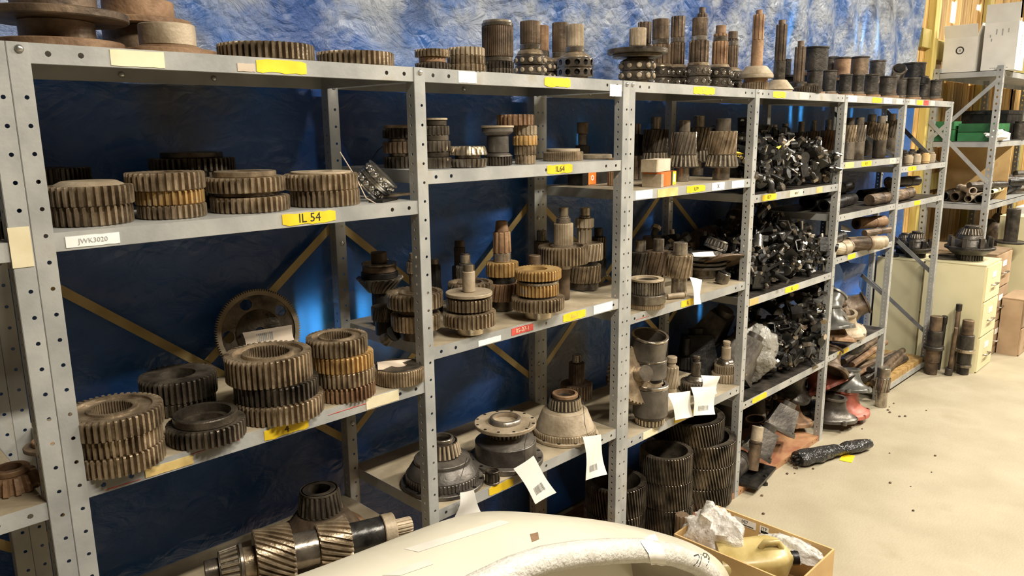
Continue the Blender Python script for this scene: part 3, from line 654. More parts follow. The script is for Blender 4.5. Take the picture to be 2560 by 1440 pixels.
def papertag(label,pts,Y,lines=True,mt='paper',wire=None,bar=None,name='paper_tag',curl=.008):
    """pts: 4 pixel corners (tl,tr,br,bl) on the plane Y (or list of Ys)"""
    Ys=Y if isinstance(Y,(list,tuple)) else [Y]*4
    c=[atY(p[0],p[1],y) for p,y in zip(pts,Ys)]
    base=(c[0]+c[1]+c[2]+c[3])/4; root=thing(name,label,'tag',base)
    n=8; v=[];f=[]; nrm=((c[1]-c[0]).cross(c[3]-c[0])).normalized()
    if nrm.dot(CAM-base)<0: nrm=-nrm
    for th in (0,-.0005):
        for j in range(n+1):
            for i in range(5):
                a=c[0].lerp(c[1],i/4); d=c[3].lerp(c[2],i/4); p=a.lerp(d,j/n)+nrm*(curl*math.sin(j/n*PI*1.3+i*.5)+th); v.append(p-base)
    N=(n+1)*5
    for s in (0,N):
        for j in range(n):
            for i in range(4): q=s+j*5+i; f.append((q,q+1,q+6,q+5) if s else (q,q+5,q+6,q+1))
    ob('paper',mesh('paper',v,f,mt,180),root)
    if bar:
        b=MB(); u0,u1,w0,w1=bar; rg=random.Random(3)
        def PT(u,w): 
            j=w*n; i=u*4
            a=c[0].lerp(c[1],u); d=c[3].lerp(c[2],u); return a.lerp(d,w)+nrm*(curl*math.sin(w*PI*1.3+u*4*.5)+.0012)-base
        k=9
        for i in range(k):
            ua=u0+(u1-u0)*i/k; ub=ua+(u1-u0)/k*rg.uniform(.3,.75)
            b.add([PT(ua,w0),PT(ub,w0),PT(ub,w1),PT(ua,w1)],[(0,1,2,3)])
        b.build('barcode','inkgrey',root)
    if wire: 
        MB().tube([w_-base for w_ in wire],.0011,5).build('tie_wire','black',root,60)
    return root
papertag('brown worn paper tag with a black stroke tied on the flywheel',[(606,832),(728,812),(736,850),(618,872)],[.345,.335,.325,.335],mt='paperdirty',bar=(.25,.6,.2,.7),curl=.004)
papertag('crumpled tan paper lying on the flat gear by the second post',[(942,905),(1050,900),(1055,912),(945,922)],[.10,.06,.03,.05],mt='paperdirty',curl=.004)
# bay 0
I('rusty conical gear with broad teeth at the left photo edge',35,1160,'0B',[G(38,75,14,'rust',d=.2,r2=62,bore=.4),K(14,48,'rust','hub',bore=.6)],Y=.12,name='conical_gear')
I('rusty flat ring behind the broad-toothed conical gear',120,1090,'0B',[K(10,62,'rustdark','ring',bore=.55),K(12,40,'rust','raised_ring',bore=.7)],Y=.30,name='ring',cat='ring')
# bay 1, shelf C
def hubbear(label,cx,yb,lev,segs,Y=None,rot=None,hb=None): return I(label,cx,yb,lev,segs,Y,hb,'planetary_hub','hub',rot)
hubbear('dark rusty wheel hub topped by a tapered bearing, low in the front bay',806,1330,'1C',[K(16,112,'rust','flange'),K(44,100,'rustdark','hub_body',r2=62),BR(52,56,48,'geardark',24)],Y=.27)
def bigshaft():
    z=zof('1C'); a=atZ(490,1475,z); r0=.0845
    A=Vector((a.x,.20,z+r0*.965)); 
    root=thing('transmission_shaft','thick steel shaft with two helical gears lying low in the front bay','shaft',(A.x,A.y,A.z),(PI/2,0,PI/2-.10))
    root.rotation_euler=(0,PI/2,-.34)
    segs=[K(34,30,'steel'),BR(50,44,50,'bright',20),K(8,54,'steel','race'),K(30,40,'gear'),G(92,78,30,'gear',tw=.75,bore=0,d=.1),K(66,46,'steel','barrel'),G(84,58,22,'gear',tw=.6,bore=0,d=.12),K(92,40,'blackgrey','barrel'),K(34,44,'tan'),SP(50,22,14,'tan',d=.15)]
    zz=0; m=.00104
    for s in segs:
        q=put_seg(s,root,zz,m,m)
        if isinstance(q,tuple): ob(s['nm'],q[1],root,(0,0,zz)); zz+=q[0]
        else: zz+=q
bigshaft()
b=MB(); P=atZ(945,1325,.54)
tag(MB().tube([(0,0,0),(0,.06,0)],.014,12).build('bushing','tan',loc=(P.x-.03,.17,.555),smooth=40,rot=(0,0,.4)),'small tan bushing beside the big shaft end','bushing')
tag(MB().tube([(0,0,0),(0,.05,0)],.013,12).build('bushing','tan',loc=(P.x-.075,.24,.554),smooth=40,rot=(0,0,.2)),'second small tan bushing under the rusty hub','bushing')
# ---------------------------------------------------------------- bay 2, shelf A
I('dark three-tier synchro gear behind the second post',1000,425,'2A',[G(28,40,22,'geardark'),K(8,28,'steel'),G(28,40,20,'rustdark'),K(8,28,'steel'),G(24,40,24,'geardark'),K(8,36,'rustdark','lip')],Y=.20,name='cluster_gear')
I('grey three-tier cluster gear just right of the second post',1094,420,'2A',[G(26,36,18,'steel'),K(14,30,'geardark'),G(26,34,18,'steel'),K(14,30,'geardark'),G(22,32,18,'steel'),K(14,26,'geardark'),K(5,28,'tan','lip')],Y=.10,name='cluster_gear')
I('low double gear with bright worn teeth on the second bay upper shelf',1170,420,'2A',[G(21,47,22,'steel',r2=50),K(9,32,'steel'),G(21,50,22,'bright',r2=44)],Y=.06)
I('grey spool hub with flared ends and a toothed foot',1245,415,'2A',[G(22,36,28,'geardark',bore=0),K(8,38,'casting','flare',r2=28),K(42,28,'casting','spool_body',r2=27),K(8,27,'casting','flare',r2=38),K(11,39,'casting','rim'),K(5,41,'tan','lip')],Y=.08,name='spool_hub',cat='hub')
STK('of the five-high rusty column on the second bay upper shelf',1312,410,'2A',[([G(26,46,22,'rust',bore=.5)],-22),([G(23,29,16,'tan',bore=.5)],2),([G(24,31,16,'gearamber',bore=.5)],1),([G(22,28,16,'gear',bore=.5)],1),([G(22,26,16,'gear',bore=.5)],2)],Y=.07)
I('flat fine-toothed gear with a plate on it at the second bay upper shelf end',1408,408,'2A',[G(22,50,60,'gear',d=.05),K(7,42,'tan','plate',bore=.3)],Y=.14)
I('thin flat round plate beside the fine-toothed gear',1490,403,'2A',[K(11,40,'tan','plate',bore=.4)],Y=.15,name='plate',cat='plate')
I('dark stepped shaft standing at the back of the second bay upper shelf',1456,398,'2A',[K(28,18,'black','shaft'),K(28,11,'geardark','shaft'),K(28,14,'rustdark','cap')],Y=.33,name='shaft',cat='shaft')
# ---------------------------------------------------------------- bay 2, shelf B
I('tall three-gear countershaft standing behind the second post',1040,856,'2B',[K(26,38,'geardark','foot'),G(38,62,34,'gear',bore=0),K(16,44,'rustdark'),G(36,70,36,'gear',bore=.5,web=8),K(44,13,'steel','shaft'),G(28,18,14,'steel',bore=0),K(6,14,'steel'),K(14,11,'bright','tip')],hb=38,name='countershaft',cat='shaft')
I('dark helical gear with small teeth left of the three-gear countershaft',965,800,'2B',[K(36,26,'black','foot'),G(34,34,22,'geardark',tw=.25,bore=0)],Y=.22)
I('big dark spiral conical gear with a disc and stub on top',955,790,'2B',[K(80,22,'black','foot'),G(36,30,20,'geardark',r2=60,tw=.5,d=.14,bore=0),K(14,46,'black'),K(16,42,'rustdark','disc'),K(5,44,'steel','disc'),K(26,20,'rustdark','stub')],Y=.33,name='conical_gear')
I('dark bent fitting at the rear left of the second bay middle shelf',962,822,'2B',[K(30,18,'steel','body',r2=12),K(6,20,'black','lip')],Y=.16,rot=(R_(50),R_(20),0),name='fitting',cat='fitting')
I('dark shaft with a shiny collar just right of the second post at the back',1090,700,'2B',[K(60,18,'black','shaft'),SP(55,15,10,'black',d=.12),K(14,11,'steel')],Y=.34,name='shaft',cat='shaft')
I('pinion shaft with a chrome tip standing behind the front gear pair',1166,770,'2B',[K(75,20,'geardark','shaft'),SP(36,24,16,'steel',d=.13),K(6,16,'steel'),K(20,13,'bright','tip'),K(4,11,'steel','tip')],Y=.27,name='pinion_shaft',cat='shaft')
I('dark shaft hidden behind the chrome-tipped pinion',1152,760,'2B',[K(90,20,'rustdark','shaft'),SP(46,14,12,'rustdark',d=.1),K(16,12,'rustdark','tip')],Y=.38,name='shaft',cat='shaft')
I('two-gear countershaft with a perforated flange and grey stub, front of the shelf',1174,842,'2B',[K(22,36,'bright','foot'),G(34,66,36,'gear',bore=0),K(5,42,'black'),G(28,57,34,'gear',bore=0),K(5,42,'black'),K(8,58,'tan','flange'),K(50,16,'tan','shaft'),K(16,13,'bright','tip')],hb=36,name='countershaft',cat='shaft')
I('helical gear lying between the two front countershafts',1178,790,'2B',[K(45,40,'black','foot'),G(40,56,30,'gear',tw=.1,bore=.5,web=6)],Y=.20)
I('rusty pinion shaft standing on an amber gear',1257,780,'2B',[K(26,30,'geardark','foot'),G(42,46,26,'rust',tw=.12,bore=0),K(16,34,'black'),G(34,40,22,'gearamber',bore=0),K(22,22,'steel','shaft'),SP(50,23,10,'rust',d=.12,r2=21),K(26,17,'rust','tip',r2=14)],Y=.19,hb=30,name='pinion_shaft',cat='shaft')
I('three-gear cluster with an amber top gear and chrome foot',1345,803,'2B',[K(22,36,'bright','foot'),G(30,66,40,'gear',bore=0),K(5,45,'black'),G(28,52,34,'gearamber',bore=0),K(6,52,'steel'),K(5,40,'black'),G(23,58,40,'gearamber',bore=.4)],hb=36,name='cluster_gear')
I('small grey shaft end between the amber cluster and the broad gear',1337,770,'2B',[K(80,15,'tan','shaft'),K(16,13,'bright','tip'),K(30,15,'rustdark','cap')],Y=.14,name='shaft',cat='shaft')
I('broad gear carrying a tall knurled stub shaft',1408,772,'2B',[K(76,17,'rustdark','shaft'),K(14,22,'steel'),G(42,62,42,'gear',bore=.42,web=7),K(2,30,'steel'),SP(52,24,34,'tan',d=.05),K(12,18,'steel'),K(4,14,'steel'),K(22,12,'bright','tip')],Y=.145,hb=22,name='gear_shaft',cat='shaft')
I('paired helical gears with a ribbed pinion on top at the shelf end',1460,766,'2B',[K(18,36,'geardark','foot'),G(42,42,26,'gear',tw=.15,bore=0),K(12,34,'black'),G(40,46,28,'tan',tw=.12,bore=0,web=0),SP(38,18,10,'tan',d=.12),SP(22,23,12,'tan',d=.12),K(6,15,'steel'),K(20,13,'bright','tip')],Y=.21,hb=36,name='pinion_shaft',cat='shaft')
I('dark toothed shaft at the very back by the second rear post',1354,720,'2B',[K(60,18,'black','shaft'),SP(48,19,12,'rustdark',d=.12),K(26,12,'steel','tip')],Y=.38,name='shaft',cat='shaft')
I('dark pinion standing in the shadow near the third post',1495,730,'2B',[K(45,20,'black','foot'),SP(52,20,18,'geardark',d=.12),K(22,11,'geardark','tip')],Y=.33,name='shaft',cat='shaft')
# ---------------------------------------------------------------- bay 2, shelf C
def base_plate(n,r): return K(9,r,'casting','base_plate')
hubbear('wide planetary hub with a tapered bearing on top, behind the second post',1106,1252,'2C',[K(9,104,'casting','base_plate'),G(18,92,60,'casting',d=.03,bore=0,nm='toothed_rim'),K(26,90,'casting','dome',r2=72),K(8,70,'casting','step'),K(6,70,'casting','step',r2=50),BR(34,48,40,'tan',24),K(7,30,'steel','race',bore=.8)])
hubbear('planetary hub under a perforated disc with a roller ring, middle of the low shelf',1264,1190,'2C',[K(12,94,'casting','base_flange'),K(38,76,'casting','drum'),K(12,74,'casting','dome',r2=44),BR(22,42,48,'bright',26),K(9,77,'tan','disc'),K(10,42,'steel','ring',r2=38,bore=.75)])
hubbear('tan domed planetary hub with copper-lined bearing near the third post',1412,1120,'2C',[K(7,84,'tan','base_plate'),G(14,78,70,'tan',d=.025,bore=0,nm='toothed_rim'),K(42,74,'tan','dome',r2=56),K(4,54,'tan','step',r2=44),BR(26,42,38,'bright',26),K(9,32,'rust','race',bore=.8)])
hs_=[]
def bolthole_shades(root,r,n,z,m='black',rr=.006):
    v,f=lathe([(0,0),(rr,0),(rr,.0012),(0,.0012)],10); me=mesh('bolt_hole_shade',v,f,m)  # flat black disc stands for the shade of an open hole
    for i in range(n): ob('bolt_hole_shade',me,root,(r*math.cos(i*2*PI/n),r*math.sin(i*2*PI/n),z))
for o in bpy.data.objects:
    if o.name.startswith('planetary_hub') and o.type=='EMPTY':
        for c in o.children:
            if c.name.split('.')[0] in ('base_plate','base_flange','disc'):
                d=c.dimensions if c.dimensions.x else None
                R0=max(abs(v.co.x) for v in c.data.vertices); hz=max(v.co.z for v in c.data.vertices); bolthole_shades(c,R0*.92,12,hz-.0004,rr=R0*.05)
I('little needle bearing cage standing on the shelf edge',1231,1216,'2C',[K(4,18,'geardark','ring',bore=.8),BR(22,17,17,'geardark',12),K(4,18,'geardark','ring',bore=.8)],name='needle_bearing',cat='bearing')
I('dark pinion shaft on a gear at the back of the low shelf',1441,1010,'2C',[G(36,40,28,'rustdark',bore=0),SP(50,20,14,'rustdark',d=.1),K(20,12,'steel','tip')],Y=.33,name='pinion_shaft',cat='shaft')
o=I('gear on a stub shaft lying tilted behind the third post',1530,1070,'2C',[K(50,20,'rustdark','shaft'),K(30,34,'tan','hub',r2=44),G(34,70,44,'gear',bore=0,d=.06),K(26,20,'steel','stub')],Y=.24,rot=(R_(62),R_(-38),0),name='gear_shaft',cat='shaft'); o.location.z+=.07
o=I('dark helical gear leaning against the third post',1582,1062,'2C',[G(58,44,40,'geardark',bore=.4,tw=.2,d=.06)],Y=.17,rot=(R_(78),R_(25),.9)); o.location.z+=.05
papertag('white tag hanging low left with its corner behind the pale fender',[(1150,1232),(1180,1222),(1212,1296),(1138,1300)],[-.03]*4,wire=[atY(1167,1145,.03),atY(1150,1200,-.02),atY(1146,1245,-.035)],bar=None)
papertag('white barcode tag hanging from the perforated-disc hub',[(1284,1172),(1330,1138),(1392,1232),(1342,1262)],[-.03,-.03,-.045,-.045],wire=[atY(1325,1055,.02),atY(1312,1110,-.02),atY(1312,1160,-.035)],bar=(.25,.75,.62,.82))
papertag('white barcode tag hanging from the domed hub with copper bearing',[(1457,1092),(1498,1085),(1519,1186),(1468,1202)],[-.03,-.03,-.045,-.045],wire=[atY(1457,1000,.02),atY(1462,1060,-.02),atY(1472,1100,-.035)],bar=(.2,.65,.68,.84))
# ---------------------------------------------------------------- under bays 2 and 3: ring gears
RZ=.0515
STK('of the low gear cluster under the second bay',1422,1330,'2D',[([G(36,42,30,'geardark',bore=0),K(24,24,'black','hub'),K(16,11,'black','tip')],-2),([G(46,56,36,'gear',bore=.4)],0)],Y=.12,hb=56)
def ringstk(desc,cx,yb,lev,n,h,r,tooth,mts,Y=None,dxs=None):
    STK(desc,cx,yb,lev,[([G(h,r,tooth,mts[i%len(mts)],tw=-.14,d=.075,bore=.80)],(dxs or [0]*n)[i]) for i in range(n)],Y)
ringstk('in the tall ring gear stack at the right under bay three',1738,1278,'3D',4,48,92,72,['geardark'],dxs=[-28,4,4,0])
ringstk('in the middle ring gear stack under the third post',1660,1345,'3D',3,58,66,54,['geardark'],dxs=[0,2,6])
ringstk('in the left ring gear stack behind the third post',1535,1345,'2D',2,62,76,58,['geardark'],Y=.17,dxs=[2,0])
I('small upright pinion with a hollow centre in front of the ring gears',1702,1340,0.0,[SP(74,18,10,'rustdark',d=.16)],Y=-.05,name='pinion',cat='gear')
# ---------------------------------------------------------------- bay 3, shelf A
def pinion(label,cx,yb,lev,Y,top,gear,br,foot,mt='steel'):
    sg=[K(foot[0],foot[1],'steel','shaft')]
    if br: sg+=[BR(br[0],br[1],br[2],'bright',20)]
    sg+=[G(gear[0],gear[1],gear[2] if len(gear)>2 else 18,mt,tw=.42,bore=0,d=.14),K(top[0],top[1],'steel','shaft')]
    return I(label,cx,yb,lev,sg,Y=Y,hb=foot[1],name='drive_pinion',cat='pinion')
pinion('dark drive pinion behind the small boxes at the left of bay three',1636,468,'3A',.24,(30,13),(54,32),(28,34,30),(44,20),'geardark')
pinion('drive pinion with bright teeth in the middle of bay three upper shelf',1706,466,'3A',.14,(28,15),(54,32),(32,38,32),(34,17))
pinion('drive pinion tucked behind the middle one, only its right side showing',1742,462,'3A',.30,(28,14),(54,32),(30,34,30),(34,16))
pinion('large clean drive pinion nearest the edge of bay three upper shelf',1802,456,'3A',.06,(30,19),(56,36),(32,41,35),(31,22),'gear')
pinion('dark drive pinion at the far back left of bay three',1590,460,'3A',.36,(26,10),(50,26),None,(60,16),'black')
def pxbox(name,label,cat,cx,yb,lev,Y,w,h,dp,rz,mt,extra=None):
    z=zof(lev); P,m,mh=spot(cx,yb,z,w/2,Y,0); root=thing(name,label,cat,P,(0,0,rz)); W_=w*m; H_=h*mh; D=dp
    MB().box((-W_/2,-D/2,0),(W_/2,D/2,H_)).build('carton_body',mt,root)
    if extra: extra(root,W_,H_,D)
    return root
def ex1(root,W_,H_,D):
    MB().box((-W_*.28,-D/2-.0012,.0005),(W_*.02,-D/2-.0001,H_*.98)).build('orange_panel','orange',root)
    v,f=lathe([(.006,0),(.011,0),(.011,.0008),(.006,.0008),(.006,0)],16); ob('emblem',mesh('emblem',v,f,'paper'),root,(-W_*.13,-D/2-.0014,H_*.5),(PI/2,0,0))
pxbox('carton','black bearing carton with an orange panel seen past the third post','box',1470,478,'3A',.36,118,32,.07,.12,'black',ex1)
pxbox('carton','dirty white long carton lying on top of the orange one','box',1640,446,zof('3A')+.056,.075,104,30,.06,.25,'paperdirty',lambda r,W_,H_,D:(MB().box((-W_/2-.001,-D/2-.001,.0),(-W_*.4,D/2+.001,H_*1.01)).build('end_flap','tan',r)))
def ex2(root,W_,H_,D):
    MB().box((W_*.16,-D/2-.001,.0),(W_*.26,D/2+.0005,H_*1.01)).build('band','blackgrey',root)
    MB().box((W_*.26,-D/2-.001,.0),(W_*.5,-D/2-.0002,H_*.96)).build('yellow_panel','yellow',root)
    MB().box((W_*.32,-D/2-.0016,H_*.2),(W_*.42,-D/2-.0009,H_*.8)).build('printed_label','white',root)
    MB().box((-W_*.5-.001,-D/2-.001,.0),(-W_*.34,D/2+.0005,H_*.9)).build('end_flap','tan',root)
pxbox('carton','worn orange parts carton with a yellow end on the shelf edge','box',1648,478,'3A',.075,112,34,.075,.25,'orange',ex2)
I('small toothed roller seen past the post beside the black carton',1532,478,'3A',[SP(34,14,14,'rust',d=.12),SP(34,13,14,'rust',d=.12)],Y=.22,name='roller',cat='roller')
I('fine-toothed gear lying on the black bearing carton',1448,444,zof('3A')+.072,[G(14,34,30,'gear',bore=.3)],Y=.36)
# ---------------------------------------------------------------- bay 3, shelf B
pinion('drive pinion with thick spiral teeth standing on a splined foot',1697,746,'3B',.06,(30,18),(54,32,16),None,(46,20),'gear')
pinion('drive pinion second in the spiral-toothed group, in the middle',1643,752,'3B',.15,(30,14),(54,32,16),None,(50,18),'rustdark')
pinion('drive pinion farthest left of the spiral-toothed group',1597,752,'3B',.22,(28,15),(54,32,16),None,(46,16),'geardark')
I('dark bowl-shaped cylinder on a white ring behind the spiral pinions',1632,660,'3B',[K(50,24,'black','foot'),K(8,34,'paperdirty','ring'),K(42,28,'rustdark','bowl')],Y=.37,name='bowl',cat='cylinder')
I('clutch hub set of toothed rings on a smooth drum at the shelf edge',1616,780,'3B',[G(12,46,60,'gear',d=.04,bore=0),K(22,48,'steel','drum'),G(32,40,34,'steel',bore=.6),K(5,42,'tan','ring',bore=.7)],hb=46,name='clutch_hub',cat='clutch hub')
I('short hollow bolt lying across the shelf edge by the clutch hub',1668,752,'3B',[K(44,7,'tan','bolt_body'),K(4,8,'tan','rim')],Y=.05,rot=(0,R_(86),-.6),name='hollow_bolt',cat='bolt').location.z+=.011
def discs():
    z=zof('3B')
    I('stack of dark clutch discs at the right of bay three middle shelf',1758,722,'3B',[K(24,34,'geardark','foot'),K(6,56,'casting','disc'),K(5,48,'black'),K(6,58,'casting','disc'),K(5,48,'black'),K(6,58,'casting','disc'),K(7,46,'steel','disc')],Y=.20,name='clutch_disc_stack',cat='clutch disc')
    o=I('wide brown clutch disc tipped forward under the bright bearing',1806,705,'3B',[K(4,60,'rustdark','disc',bore=.35),K(10,34,'rustdark','hub',bore=.5)],Y=.105,rot=(R_(-24),R_(14),0),name='clutch_disc',cat='clutch disc'); o.location.z+=.075
    o=I('bright roller bearing ring lying on the clutch discs',1786,640,z+.112,[K(6,30,'chrome','race',bore=.7),BR(16,29,27,'chrome',18),K(4,27,'chrome','race',bore=.7)],Y=.22,rot=(R_(12),R_(18),0),name='roller_bearing',cat='bearing')
    I('short shiny cylinder under the tipped clutch disc',1802,715,'3B',[K(26,17,'steel','cylinder_body'),K(4,15,'black','plug')],Y=.06,rot=(R_(15),R_(12),0),name='short_cylinder',cat='cylinder')
    I('dark upright tube behind the clutch discs',1724,690,'3B',[K(70,12,'rustdark','tube',bore=.6)],Y=.34,name='tube',cat='tube')
    papertag('white paper strip lying over the clutch discs',[(1728,632),(1782,630),(1790,640),(1735,640)],[.12,.14,.09,.08],curl=.003)
discs()
papertag('long white paper tag hanging over the bay three middle rail',[(1724,692),(1752,700),(1754,760),(1738,762)],[-.005,-.005,-.03,-.03],curl=.006)
# ---------------------------------------------------------------- bay 3, shelf C
I('tall grey sleeve standing on a roller bearing at the foot of the cylinder pile',1625,1071,'3C',[BR(16,36,37,'bright',24),K(6,40,'casting','step'),K(66,44,'casting','sleeve_body',bore=.8),K(8,45,'steel','lip',bore=.8)],hb=36,name='cylinder_sleeve',cat='sleeve')
I('short dark sleeve in the middle of the cylinder pile',1621,975,zof('3C')+.168,[K(8,40,'blackgrey','step'),K(40,45,'casting','sleeve_body',bore=.8),K(5,46,'steel','lip',bore=.85)],Y=.075,name='cylinder_sleeve',cat='sleeve')
I('tilted open grey ring topping the cylinder pile',1618,915,zof('3C')+.268,[K(50,46,'casting','sleeve_body',bore=.85),K(5,47,'steel','lip',bore=.86)],Y=.08,name='cylinder_sleeve',cat='sleeve',rot=(R_(10),R_(-4),0))
def gshaft(label,cx,yb,Y,sh,fl,gs,mt='gear',tip=True):
    sg=[]
    for h,r,n in gs: sg.append(G(h,r,n,mt,bore=0)); 
    sg+=[K(4,fl[1],'steel','flange'),K(fl[0],fl[1],'steel','flange',r2=sh[1]*1.4),K(sh[0],sh[1],mt,'shaft'),K(6,sh[1]*.7,mt),K(8,sh[1]*.8,mt,'tip')]
    return I(label,cx,yb,'3C',sg,Y=Y,name='gear_shaft',cat='shaft')
gshaft('tan gear with an upright stepped shaft at the right end of the low shelf',1812,984,.09,(30,12),(8,22),[(20,34,30),(20,28,28)],'tan')
gshaft('dark gear with an upright tagged shaft in the middle of the low shelf',1738,1005,.11,(34,12),(8,24),[(26,38,30)],'geardark')
I('helical pinion with a pale top between the sleeves and the tagged shaft',1677,1010,'3C',[K(20,15,'tan','shaft'),G(50,18,12,'tan',tw=.5,d=.14,bore=0),K(10,10,'tan'),K(14,13,'tan','nut')],Y=.16,name='drive_pinion',cat='pinion')
I('dark upright stub shaft at the back of the low shelf',1714,960,'3C',[G(30,26,20,'black',bore=0),K(44,10,'black','shaft')],Y=.33,name='shaft',cat='shaft')
papertag('blank white tag slanting over the bay three low rail',[(1667,984),(1722,977),(1736,1042),(1692,1051)],[-.012,-.012,-.03,-.03],bar=None)
papertag('white barcode tag hanging next to the slanted blank one',[(1727,968),(1788,966),(1789,1036),(1737,1040)],[-.02,-.02,-.04,-.04],bar=(.22,.75,.66,.84),wire=[atY(1745,905,.1),atY(1755,940,.03),atY(1755,966,-.02)])
papertag('third white tag half hidden behind the barcode one',[(1752,938),(1797,940),(1793,985),(1755,980)],[.01,.01,.0,.0],wire=[atY(1763,880,.1),atY(1766,910,.06),atY(1768,940,.02)])
# ================================================================ heaps of small oily parts (bay 4)
def proto_parts():
    ps=[]
    def P(name,parts):
        r=empty(name); 
        for nm,b,m,sm in parts: b.build(nm,m,r,sm)
        ps.append(r)
    # elbow fitting
    pts=[(0,0,0),(0,0,.03),(.006,0,.045),(.02,0,.055),(.045,0,.055)]
    P('elbow_fitting',[('elbow_tube',MB().tube(pts,.011,10),'blackgrey',50),('nut',MB().tube([(0,0,-.002),(0,0,.012)],.017,6),'black',None),('nut',MB().tube([(.04,0,.055),(.053,0,.055)],.016,6),'steel',None)])
    # fork yoke
    b=MB().box((-.022,-.009,0),(-.013,.009,.06)).box((.013,-.009,0),(.022,.009,.06)).box((-.022,-.01,-.012),(.022,.01,.002))
    P('fork_yoke',[('fork',b,'blackgrey',None),('stem',MB().tube([(0,0,-.012),(0,0,-.055)],.009,10),'black',50),('pivot_pin',MB().tube([(-.028,0,.048),(.028,0,.048)],.005,8),'steel',50)])
    # valve block
    P('valve_block',[('block_body',MB().box((-.03,-.02,-.018),(.03,.02,.018)),'black',None),('port',MB().tube([(0,0,.015),(0,0,.035)],.012,10),'blackgrey',50),('port',MB().tube([(.02,0,0),(.048,0,0)],.009,10),'steel',50),('plug',MB().tube([(-.015,0,.016),(-.015,0,.027)],.008,6),'chrome',None)])
    # slack lever with bosses
    b=MB().obox(Matrix.Rotation(0,4,'Z'),(-.045,-.009,-.005),(.045,.009,.005)); 
    P('lever',[('lever_arm',b,'blackgrey',None),('boss',MB().tube([(-.045,0,-.012),(-.045,0,.012)],.016,12),'black',50),('boss',MB().tube([(.045,0,-.009),(.045,0,.009)],.012,12),'steel',50)])
    # small cylinder
    P('small_cylinder',[('cylinder_body',MB().tube([(0,0,-.035),(0,0,.025)],.019,14),'black',50),('rod',MB().tube([(0,0,.025),(0,0,.06)],.006,8),'chrome',50),('end_cap',MB().tube([(0,0,-.042),(0,0,-.034)],.021,14),'blackgrey',50)])
    # bracket
    b=MB().box((-.03,-.02,0),(.03,.02,.005)).box((-.03,-.02,0),(-.025,.02,.045)).box((.025,-.02,0),(.03,.02,.03))
    P('bracket',[('bracket_plate',b,'blackgrey',None),('bush',MB().tube([(-.034,0,.032),(-.018,0,.032)],.011,10),'steel',50)])
    return ps
PR=proto_parts(); used=set()
PNAME={'elbow_fitting':'elbow fitting','fork_yoke':'fork yoke','valve_block':'valve block','lever':'lever','small_cylinder':'small cylinder','bracket':'bracket'}
seen={}
def heap(desc,x0,x1,y0,y1,z,ht,n,grp,prof=None,sc=(.9,1.5)):
    rg=random.Random(n+int(z*1000))
    for i in range(n):
        p=PR[rg.randrange(len(PR))]
        if p.name not in used: o=p; used.add(p.name)
        else: o=copytree(p)
        u=rg.random(); w=rg.random()**1.3; x=x0+(x1-x0)*u; y=y0+(y1-y0)*w
        cap=ht*(prof(u,w) if prof else 1); k_=rg.random()**.7
        zz=z+.04+max(0,cap-.03)*k_
        s=rg.uniform(*sc); o.location=(x,y,zz); o.rotation_euler=(rg.uniform(-1.6,1.6),rg.uniform(-1.6,1.6),rg.uniform(0,6.3)); o.scale=(s,s,s)
        k=p.name.split('.')[0]
        hw='at the bottom' if k_<.3 else 'low down' if k_<.55 else 'midway up' if k_<.8 else 'on top'; wh=['far left','left','centre','right','far right'][min(4,int(u*5))]
        lb=f"oily black {PNAME[k]} {hw}, {wh} {'front' if w<.33 else 'back'}, {desc}"
        if lb in seen: lb=('larger ' if s>seen[lb] else 'smaller ')+lb
        else: seen[lb]=s
        tag(o,lb,PNAME[k],grp)
dome=lambda u,v:(.42+.35*v)*(.75+.5*math.sin(PI*min(1,max(0,.05+.85*u))))
heap('bay four upper heap',2.82,3.66,.04,.30,zof('4A'),.33,135,'heap of oily parts on the upper shelf',dome)
heap('bay four middle heap',2.82,3.70,.03,.34,zof('4B'),.36,150,'heap of oily parts on the middle shelf',dome)
heap('bay four low heap',3.14,3.68,.03,.34,zof('4C'),.42,100,'heap of oily parts on the low shelf',lambda u,v:.42+.5*u+.1*v)
heap('bay four upper front row',2.80,3.66,.03,.12,zof('4A'),.10,34,'heap of oily parts on the upper shelf')
heap('bay four middle front row',2.80,3.68,.03,.12,zof('4B'),.12,36,'heap of oily parts on the middle shelf')
heap('bay four low front row',3.14,3.68,.03,.12,zof('4C'),.12,24,'heap of oily parts on the low shelf')
heap('behind the clutch discs',2.45,2.68,.24,.38,zof('3B'),.16,12,'oily parts behind the clutch discs')
heap('on the floor plate',2.85,3.6,.22,.40,zof('4D'),.30,40,'oily parts on the floor plate')
for o in PR:
    if o.name not in used: 
        for c in list(o.children): bpy.data.objects.remove(c)
        bpy.data.objects.remove(o)
# row of pinions behind the upper heap
for i,(cx,Y,mt) in enumerate([(1928,.40,'black'),(1955,.40,'geardark'),(1995,.40,'geardark'),(2025,.39,'rustdark'),(2062,.36,'rust')]):
    pinion(f"{['first','second','third','fourth','last and rustiest'][i]} drive pinion from the left in the dark row behind the upper heap",cx,420,'4A',Y,(26,8),(48,18,14),None,(62,12),mt)
for i,(pts,Y) in enumerate([([(1950,370),(1985,340),(1990,350),(1958,378)],.06),([(1940,368),(1955,360),(1960,372),(1945,378)],.05)]):
    papertag(['grey-white plastic flag on top of the upper heap','bright yellow ribbon caught in the upper heap'][i],pts,[Y]*4,mt=['paperdirty','yellow'][i],name='ribbon')
papertag('yellow ribbon beside the bay three bearing, at the post',[(1838,378),(1856,384),(1850,392),(1838,388)],[.1]*4,mt='yellow',name='ribbon')
